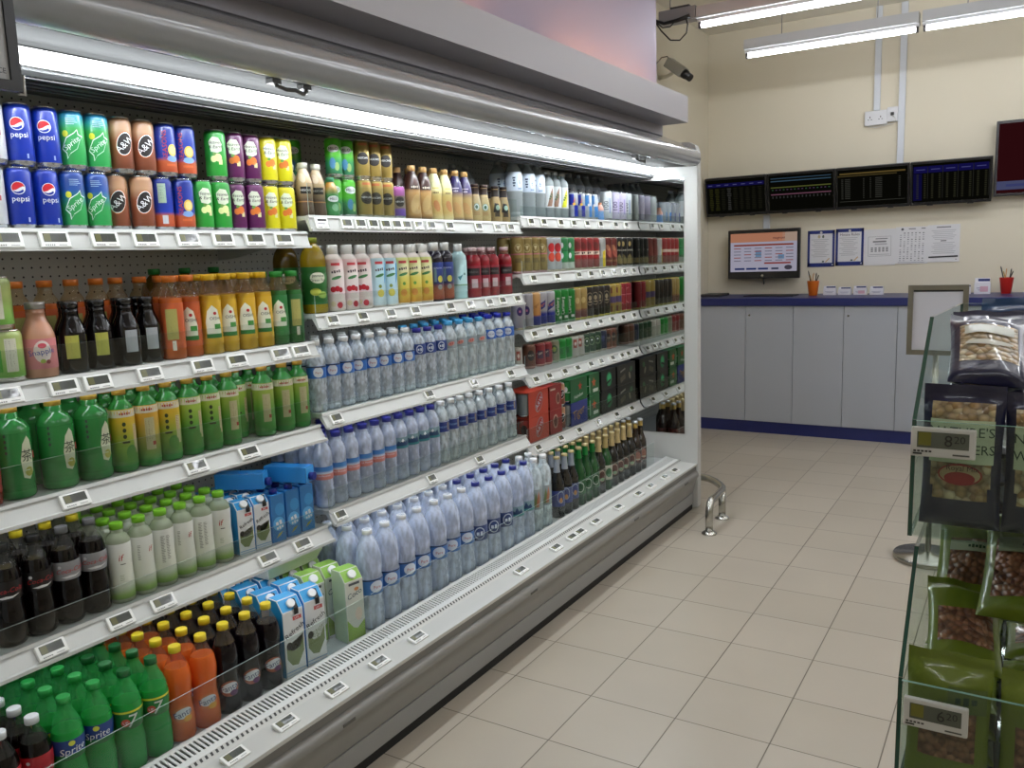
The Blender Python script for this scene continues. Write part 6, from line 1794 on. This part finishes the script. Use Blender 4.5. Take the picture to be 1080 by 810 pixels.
# ------------------------------------------------------------------ glass bulk bins on a rack
BX0, BX1, BYB = -.114, .205, 1.900
PANE = CLEAR('#f1f6f4', .01, '#d8e6e0', .03, 1.4, fmax=.22)
PSIDE = CLEAR('#f1f7f4', .012, '#d8e6e0', .03, 1.4, fmax=.16)
def glass_bin(label, prof, zb, group):
    """prof: (y, z) outline of the side pane"""
    T = .005
    t = thing('glass_bin', label, 'glass bin', (BX0, prof[0][0], zb), 0, group)
    o = (BX0, prof[0][0], zb)
    def put(mb, nm, lb=None):
        q = mb.build(nm, t)
        q.location = (-o[0], -o[1], -o[2])
        if lb: q['label'] = lb
    for x in (BX0, BX1 - T):
        m = MB()
        m.prism(prof, x, x + T, [PSIDE] * len(prof), axis='x')
        # polished green edges of the pane
        for (a, b_) in zip(prof, prof[1:] + prof[:1]):
            dx = Vector((0, b_[0] - a[0], b_[1] - a[1])).normalized()
            nn = Vector((0, -dx.z, dx.y)) * -.0003
            cy = sum(q[0] for q in prof) / len(prof); cz = sum(q[1] for q in prof) / len(prof)
            if (Vector((0, a[0] - cy, a[1] - cz))).dot(nn) < 0:
                nn = -nn
            m.poly([(x, a[0] + nn.y, a[1] + nn.z), (x + T, a[0] + nn.y, a[1] + nn.z), (x + T, b_[0] + nn.y, b_[1] + nn.z), (x, b_[0] + nn.y, b_[1] + nn.z)], GLASS_EDGE)
        put(m, 'side_pane')
    (y0, z0), (y1, z1) = prof[0], prof[1]
    m = MB()
    m.box(BX0 + T + .0005, BX1 - T - .0005, y0, y0 + T, z0, z1, PANE)
    m.poly([(BX0 + T, y0, z1 + .0003), (BX1 - T, y0, z1 + .0003), (BX1 - T, y0 + T, z1 + .0003), (BX0 + T, y0 + T, z1 + .0003)], M('#7fa598', .15))
    put(m, 'front_pane')
    yb = prof[-1][0]
    m = MB()
    m.box(BX0 + T + .0005, BX1 - T - .0005, yb - T, yb, zb, prof[-2][1], PANE)
    m.poly([(BX0 + T, yb - T, prof[-2][1] + .0003), (BX1 - T, yb - T, prof[-2][1] + .0003), (BX1 - T, yb, prof[-2][1] + .0003), (BX0 + T, yb, prof[-2][1] + .0003)], M('#b5cfc5', .15))
    put(m, 'back_pane')
    m = MB()
    m.box(BX0 + T + .0005, BX1 - T - .0005, y0 + T + .0005, yb - T - .0005, zb, zb + T, PANE)
    put(m, 'floor_pane')
    return t
UP = [(1.112, 1.122), (1.120, 1.268), (1.292, 1.381), (BYB, 1.361), (BYB, 1.122)]
LOW = [(1.062, .794), (1.072, .952), (1.205, 1.078), (BYB, 1.070), (BYB, .794)]
glass_bin('upper glass bin of navy nut packets in front of the sign stand', UP, 1.122, 'glass bins of nut packets')
glass_bin('lower glass bin of green nut packets, under the navy ones', LOW, .794, 'glass bins of nut packets')
t = thing('bin_rack', 'dark metal rack carrying the two glass bins', 'rack', (BX0, 1.5, 0), 0)
r = MB()
RK = M('#2a2d2c', .4, .5)
for x in (.02, .28):
    r.box(x, x + .022, .410, .432, .0005, 1.100, RK)
    r.box(x, x + .022, -.30, -.278, .0005, .772, RK)
r.box(.0, .32, -.44, .432, .772, .7935, RK)
r.build('frame', t)
r = MB()
for x in (.02, .28):
    r.box(x, x + .022, -.20, .432, 1.1005, 1.1215, RK)
r.build('bin_support', t)

# ------------------------------------------------------------------ packets of nuts
def nutmat(name, cols, scale):
    m, nt, b = nodemat(name)
    N, L = nt.nodes.new, nt.links.new
    tc = N('ShaderNodeTexCoord')
    vo = N('ShaderNodeTexVoronoi'); vo.inputs['Scale'].default_value = scale
    L(tc.outputs['Object'], vo.inputs['Vector'])
    cr = N('ShaderNodeValToRGB')
    sp = N('ShaderNodeSeparateColor')
    L(vo.outputs['Color'], sp.inputs[0]); L(sp.outputs[0], cr.inputs[0])
    el = cr.color_ramp.elements
    el[0].color = lin(cols[0]); el[1].color = lin(cols[-1])
    for i, c in enumerate(cols[1:-1]):
        e = el.new((i + 1) / (len(cols) - 1)); e.color = lin(c)
    # shade in the gaps between nuts, painted in as darker colour
    mr = N('ShaderNodeMapRange'); mr.inputs['From Min'].default_value = .35; mr.inputs['From Max'].default_value = .75; mr.inputs['To Min'].default_value = 1; mr.inputs['To Max'].default_value = .45
    L(vo.outputs['Distance'], mr.inputs['Value'])
    mx = N('ShaderNodeMixRGB'); mx.blend_type = 'MULTIPLY'; mx.inputs[0].default_value = 1
    L(cr.outputs[0], mx.inputs[1]); L(mr.outputs[0], mx.inputs[2]); L(mx.outputs[0], b.inputs['Base Color'])
    bp = N('ShaderNodeBump'); bp.inputs['Strength'].default_value = .9; bp.inputs['Distance'].default_value = .004; bp.invert = True
    L(vo.outputs['Distance'], bp.inputs['Height']); L(bp.outputs[0], b.inputs['Normal'])
    b.inputs['Roughness'].default_value = .3
    b.inputs['Coat Weight'].default_value = .7; b.inputs['Coat Roughness'].default_value = .08
    return m
NUT_A = nutmat('mixed_nuts', ['#b59a6a', '#9a7a4a', '#cdbb8f', '#8a5f3a', '#d6c79f'], 105)
NUT_B = nutmat('pale_nuts', ['#c9b083', '#a58558', '#ddd0ab', '#b08a5a'], 105)
NUT_C = nutmat('brown_nuts', ['#7a4f3a', '#94664a', '#5f3a2c', '#a87a5a', '#8a5a44'], 120)
def foil(hexc, nm):
    m, nt, b = nodemat(nm)
    tc = nt.nodes.new('ShaderNodeTexCoord')
    no = nt.nodes.new('ShaderNodeTexNoise'); no.inputs['Scale'].default_value = 15; no.inputs['Detail'].default_value = 3; no.inputs['Distortion'].default_value = 1.2
    nt.links.new(tc.outputs['Object'], no.inputs['Vector'])
    bp = nt.nodes.new('ShaderNodeBump'); bp.inputs['Strength'].default_value = .5; bp.inputs['Distance'].default_value = .008
    nt.links.new(no.outputs[0], bp.inputs['Height']); nt.links.new(bp.outputs[0], b.inputs['Normal'])
    b.inputs['Base Color'].default_value = lin(hexc); b.inputs['Roughness'].default_value = .28; b.inputs['Coat Weight'].default_value = .5
    return m
F_NAVY = foil('#1a1b3c', 'navy_film'); F_GREEN = foil('#6c7c26', 'green_film'); F_TEAL = foil('#17406a', 'teal_film')
def packet(label, loc, rot, w, h, T, film, window, wm, art=(), seed=1, group=None):
    """stand-up pouch in its own plane: x across, y up, z thickness; window(u, v) picks the clear window"""
    r = random.Random(seed)
    t = thing('nut_packet', label, 'packet', loc, 0, group)
    t.rotation_euler = rot
    nu, nv = 26, 34
    ph = [r.uniform(0, 6) for _ in range(6)]
    def th(u, v):
        a = max(0, math.sin(PI * u)) ** .55
        c = min(1, v / .06) * (1 if v < .80 else max(0, 1 - (v - .80) / .10)) if v < .90 else 0
        c = max(0, c) ** .6
        return T / 2 * a * c * (1 + .10 * math.sin(9 * u + ph[0]) * math.sin(7 * v + ph[1])) + .0006
    def pt(u, v, s, l=0):
        x = (u - .5) * w * (1 - .05 * math.sin(PI * min(1, v / .85)) * (1 if v < .85 else 0))
        y = v * h
        wob = .002 * math.sin(11 * u + ph[2]) * (v > .85)
        return (x, y, s * (th(u, v) + l) + wob)
    body = MB()
    for s in (1, -1):
        b0 = len(body.v)
        for j in range(nv + 1):
            for i in range(nu + 1):
                body.v.append(pt(i / nu, j / nv, s))
        for j in range(nv):
            for i in range(nu):
                q = [b0 + j * (nu + 1) + i, b0 + j * (nu + 1) + i + 1, b0 + (j + 1) * (nu + 1) + i + 1, b0 + (j + 1) * (nu + 1) + i]
                body.face(q if s > 0 else q[::-1], film, True)
    body.build('pouch', t)
    win = MB()
    b0 = len(win.v)
    idx = {}
    for j in range(nv):
        for i in range(nu):
            if window((i + .5) / nu, (j + .5) / nv):
                q = []
                for (ii, jj) in ((i, j), (i + 1, j), (i + 1, j + 1), (i, j + 1)):
                    if (ii, jj) not in idx:
                        idx[(ii, jj)] = len(win.v)
                        win.v.append(pt(ii / nu, jj / nv, 1, .0006))
                    q.append(idx[(ii, jj)])
                win.face(q, wm, True)
    win.build('window', t)
    if art:
        a = MB()
        def mp(u, v, l):
            uu = min(1, max(0, u / w + .5)); vv = min(1, max(0, v / h))
            x, y, z = pt(uu, vv, 1, .0024 + .0005 * l)
            return (u, v, z)
        deco(a, mp, art)
        a.build('print', t)
    return t
win_royal = lambda u, v: .10 < u < .90 and .20 < v < .87 and not (v < .28 and abs(u - .5) > .34)
win_low = lambda u, v: .12 < u < .88 and .20 < v < .58
GT, RD, DGN = M('#c6d3b2', .35), M('#a3262c', .35), M('#24402f', .4)
def royal_art(w, h):
    return [('r', 0, h * (.48 + k * .03), w * .78, h * .031, GT, {'seg': 16}) for k in range(10)] + [
            ('t', "NATURE'S", 0, h * .685, .0165, DGN, {'lift': 3, 'width': w * .78}), ('t', 'WONDERS', 0, h * .565, .0165, DGN, {'lift': 3, 'width': w * .80}),
            ('e', 0, h * .385, w * .27, h * .075, RD), ('e', 0, h * .385, w * .25, h * .064, M('#b9a27a'), {'lift': 2}), ('e', .0, h * .36, w * .19, h * .044, RD, {'lift': 3}), ('t', 'Royal Mix', .003, h * .425, .0090, M('#4a1a1c'), {'lift': 4})]
NV = 'navy nut packets in the upper glass bin'
GV = 'green nut packets in the lower glass bin'
up = math.radians(90)
packet('upright navy nut packet behind the upper price tag, red emblem on its front', (-.0605, 1.150, 1.130), (up - .06, 0, -.02), .090, .178, .030, F_NAVY, win_royal, NUT_A, royal_art(.090, .178), 1, NV)
packet('upright navy nut packet to the right of the red emblem packet', (.030, 1.152, 1.130), (up - .06, 0, .04), .090, .172, .030, F_NAVY, win_royal, NUT_B, royal_art(.090, .172)[:12], 2, NV)
packet('upright navy nut packet second from the bin side, behind', (.132, 1.154, 1.130), (up - .06, 0, .02), .090, .172, .030, F_NAVY, win_royal, NUT_A, royal_art(.090, .172)[:12], 3, NV)
packet('navy nut packet lying open-window up on the pile, nearest the side pane', (-.040, 1.285, 1.290), (math.radians(28), math.radians(4), .10), .098, .170, .034, F_NAVY, lambda u, v: .10 < u < .9 and .22 < v < .74, NUT_B, [('r', 0, .100 + k * .004, .062, .0042, M('#d0d3c6', .15), {'seg': 12}) for k in range(5)] + [ ('e', .0, .075, .03, .006, M('#d9d6c9', .15))], 4, NV)
packet('navy nut packet lying lower on the pile, right of the shiny one', (.082, 1.215, 1.262), (math.radians(26), 0, .20), .098, .165, .034, F_NAVY, lambda u, v: .10 < u < .9 and .15 < v < .66, NUT_B, [], 5, NV)
packet('plain teal blue packet standing at the back of the upper bin', (-.005, 1.60, 1.254), (math.radians(70), 0, -.08), .13, .140, .03, F_TEAL, lambda u, v: False, NUT_A, [], 6, NV)
packet('navy nut packet standing behind the pile, back left', (-.045, 1.42, 1.258), (math.radians(40), 0, .06), .10, .175, .034, F_NAVY, lambda u, v: .12 < u < .88 and .25 < v < .7, NUT_A, [], 7, NV)
packet('upright green nut packet behind the lower price tag', (-.060, 1.100, .800), (up - .08, 0, .0), .095, .178, .03, F_GREEN, lambda u, v: .15 < u < .85 and .25 < v < .62, NUT_C, [('r', .021, .112 + k * .004, .042, .0042, M('#5f6f3a'), {'seg': 10}) for k in range(8)] + [('t', '~3', .02, .126, .014, DGN, {'lift': 3})], 11, GV)
packet('upright green nut packet to the right of the lower price tag', (.045, 1.100, .800), (up - .08, 0, .03), .098, .172, .03, F_GREEN, lambda u, v: .15 < u < .85 and .25 < v < .62, NUT_C, [('t', '~3', .0, .126, .014, DGN, {'lift': 3})], 12, GV)
packet('green nut packet lying low by the side pane, window toward the aisle', (-.048, 1.190, .922), (math.radians(30), math.radians(6), .15), .092, .150, .036, F_GREEN, win_low, NUT_C, [], 13, GV)
packet('large green nut packet lying on top, brown nuts in its window', (.022, 1.240, .982), (math.radians(38), math.radians(-3), -.10), .125, .170, .040, F_GREEN, lambda u, v: .12 < u < .88 and .16 < v < .72, NUT_C, [('r', 0, .098 + k * .004, .086, .0042, M('#8a967a', .2), {'seg': 14}) for k in range(6)] + [ ('t', '~6', 0, .108, .008, DGN, {'lift': 3}), ('t', '~5', 0, .100, .007, DGN, {'lift': 3})], 14, GV)
packet('green nut packet standing behind the large one, back left', (-.050, 1.39, .930), (math.radians(50), 0, -.04), .11, .150, .038, F_GREEN, lambda u, v: .14 < u < .86 and .22 < v < .70, NUT_C, [('r', 0, .086 + k * .004, .074, .0042, M('#a5b09a', .2), {'seg': 12}) for k in range(4)] + [('t', '~5', 0, .092, .008, DGN, {'lift': 3})], 15, GV)
packet('green nut packet standing behind the large one, back right', (.075, 1.41, .935), (math.radians(50), 0, .10), .11, .150, .038, F_GREEN, lambda u, v: .14 < u < .86 and .22 < v < .70, NUT_C, [('r', 0, .086 + k * .004, .074, .0042, M('#a5b09a', .2), {'seg': 12}) for k in range(4)], 16, GV)

def layers(proto, zs, ys, label, group):
    parts = [c for c in proto.children]
    for z in zs:
        for y in ys:
            for x in (-.057, .045, .147):
                t = thing('nut_packet', label, 'packet', (x, y, z + .018), 0, group)
                for c in parts:
                    o = c.copy()
                    COL.objects.link(o)
                    o.parent = t
layers(packet('navy nut packet lying flat underneath the pile in the upper glass bin', (-.057, 1.192, 1.127 + .018), (0, 0, 0), .098, .168, .032, F_NAVY, lambda u, v: .12 < u < .88 and .2 < v < .8, NUT_B, [], 8, 'flat navy packets under the pile'),
       [1.127 + .036, 1.127 + .072], [1.192, 1.366, 1.540, 1.714], 'navy nut packet lying flat underneath the pile in the upper glass bin', 'flat navy packets under the pile')
layers(packet('green nut packet lying flat underneath the pile in the lower glass bin', (-.057, 1.150, .7995 + .018), (0, 0, 0), .098, .168, .032, F_GREEN, win_low, NUT_C, [], 17, 'flat green packets under the pile'),
       [.7995 + .036, .7995 + .072], [1.150, 1.324, 1.498, 1.672], 'green nut packet lying flat underneath the pile in the lower glass bin', 'flat green packets under the pile')

def big_tag(loc, tilt, big, small, label):
    W, H = .070, .036
    t = thing('shelf_price_tag', label, 'price tag', loc, 0, 'price tags on the glass bins')
    t.rotation_euler = (-tilt, 0, 0)
    MB().box(-W / 2, W / 2, -.008, 0, -H / 2, H / 2, M('#cfcfcb', .4)).build('casing', t, bevel=.002)
    d = MB()
    mp = plane_map((.0, -.0084, .003), (1, 0, 0), (0, 0, 1), (0, -1, 0), .0002)
    d.d_rect(mp, 0, 0, .056, .0195, M('#5c6156', .25, 0, .3), lift=0, seg=1)
    d.d_rect(mp, -.0195, .001, .014, .016, M('#6f6d24', .3), lift=1, seg=1)
    d.d_text(mp, big, .006, 0, .0195, M('#14150f', .4), lift=2)
    d.d_text(mp, small, .018, .002, .0125, M('#14150f', .4), lift=2)
    for k in range(5):
        d.d_rect(mp, -.030 + k * .0042, -.0140, .003, .0022, M('#33332f'), lift=1, seg=1)
    d.d_rect(mp, -.027, -.0172, .010, .0022, M('#33332f'), lift=1, seg=1)
    d.d_rect(mp, .020, -.0165, .018, .002, M('#55554f'), lift=1, seg=1)
    d.build('display', t)
big_tag((-.0785, 1.1165 - .0030, 1.2435), .055, '8', '20', 'white electronic price tag on the upper glass bin reading 8 20')
big_tag((-.0705, 1.0630, .9175), .04, '6', '20', 'white electronic price tag on the lower glass bin reading 6 20')

# ------------------------------------------------------------------ framed notice hanging at the near end of the canopy
t = thing('hanging_notice', 'black framed grey notice hanging from the canopy at the left edge', 'notice', (-1.535, .70, 1.80), 0)
HW, HH = .34, .30
f = MB()
for (ya, yb, za, zb) in ((-HW / 2, HW / 2, 0, .018), (-HW / 2, HW / 2, HH - .018, HH), (-HW / 2, -HW / 2 + .018, .018, HH - .018), (HW / 2 - .018, HW / 2, .018, HH - .018)):
    f.box(-.006, .006, ya, yb, za, zb, M('#141416', .35))
f.build('frame', t)
s = MB().box(-.003, .001, -HW / 2 + .018, HW / 2 - .018, .018, HH - .018, M('#a9aaac', .3))
mp = plane_map((.0012, 0, 0), (0, 1, 0), (0, 0, 1), (1, 0, 0), .0003)
s.d_text(mp, 'PRICE', HW / 2 - .040, .033, .013, M('#26262a'))
s.build('sheet', t)
MB().tube([(.0, HW / 2 - .006, -.002), (.002, HW / 2 + .004, -.004), (.002, HW / 2 + .004, .03)], .003, M('#b5b5b3', .3, .6), 8).build('clip', t)
for y in (-.12, .12):
    MB().tube([(0, y, HH), (-.01, y, HH + .012), (-.045, y, HH + .018)], .002, M('#8a8a8a', .3, .6), 6).build('hook', t)
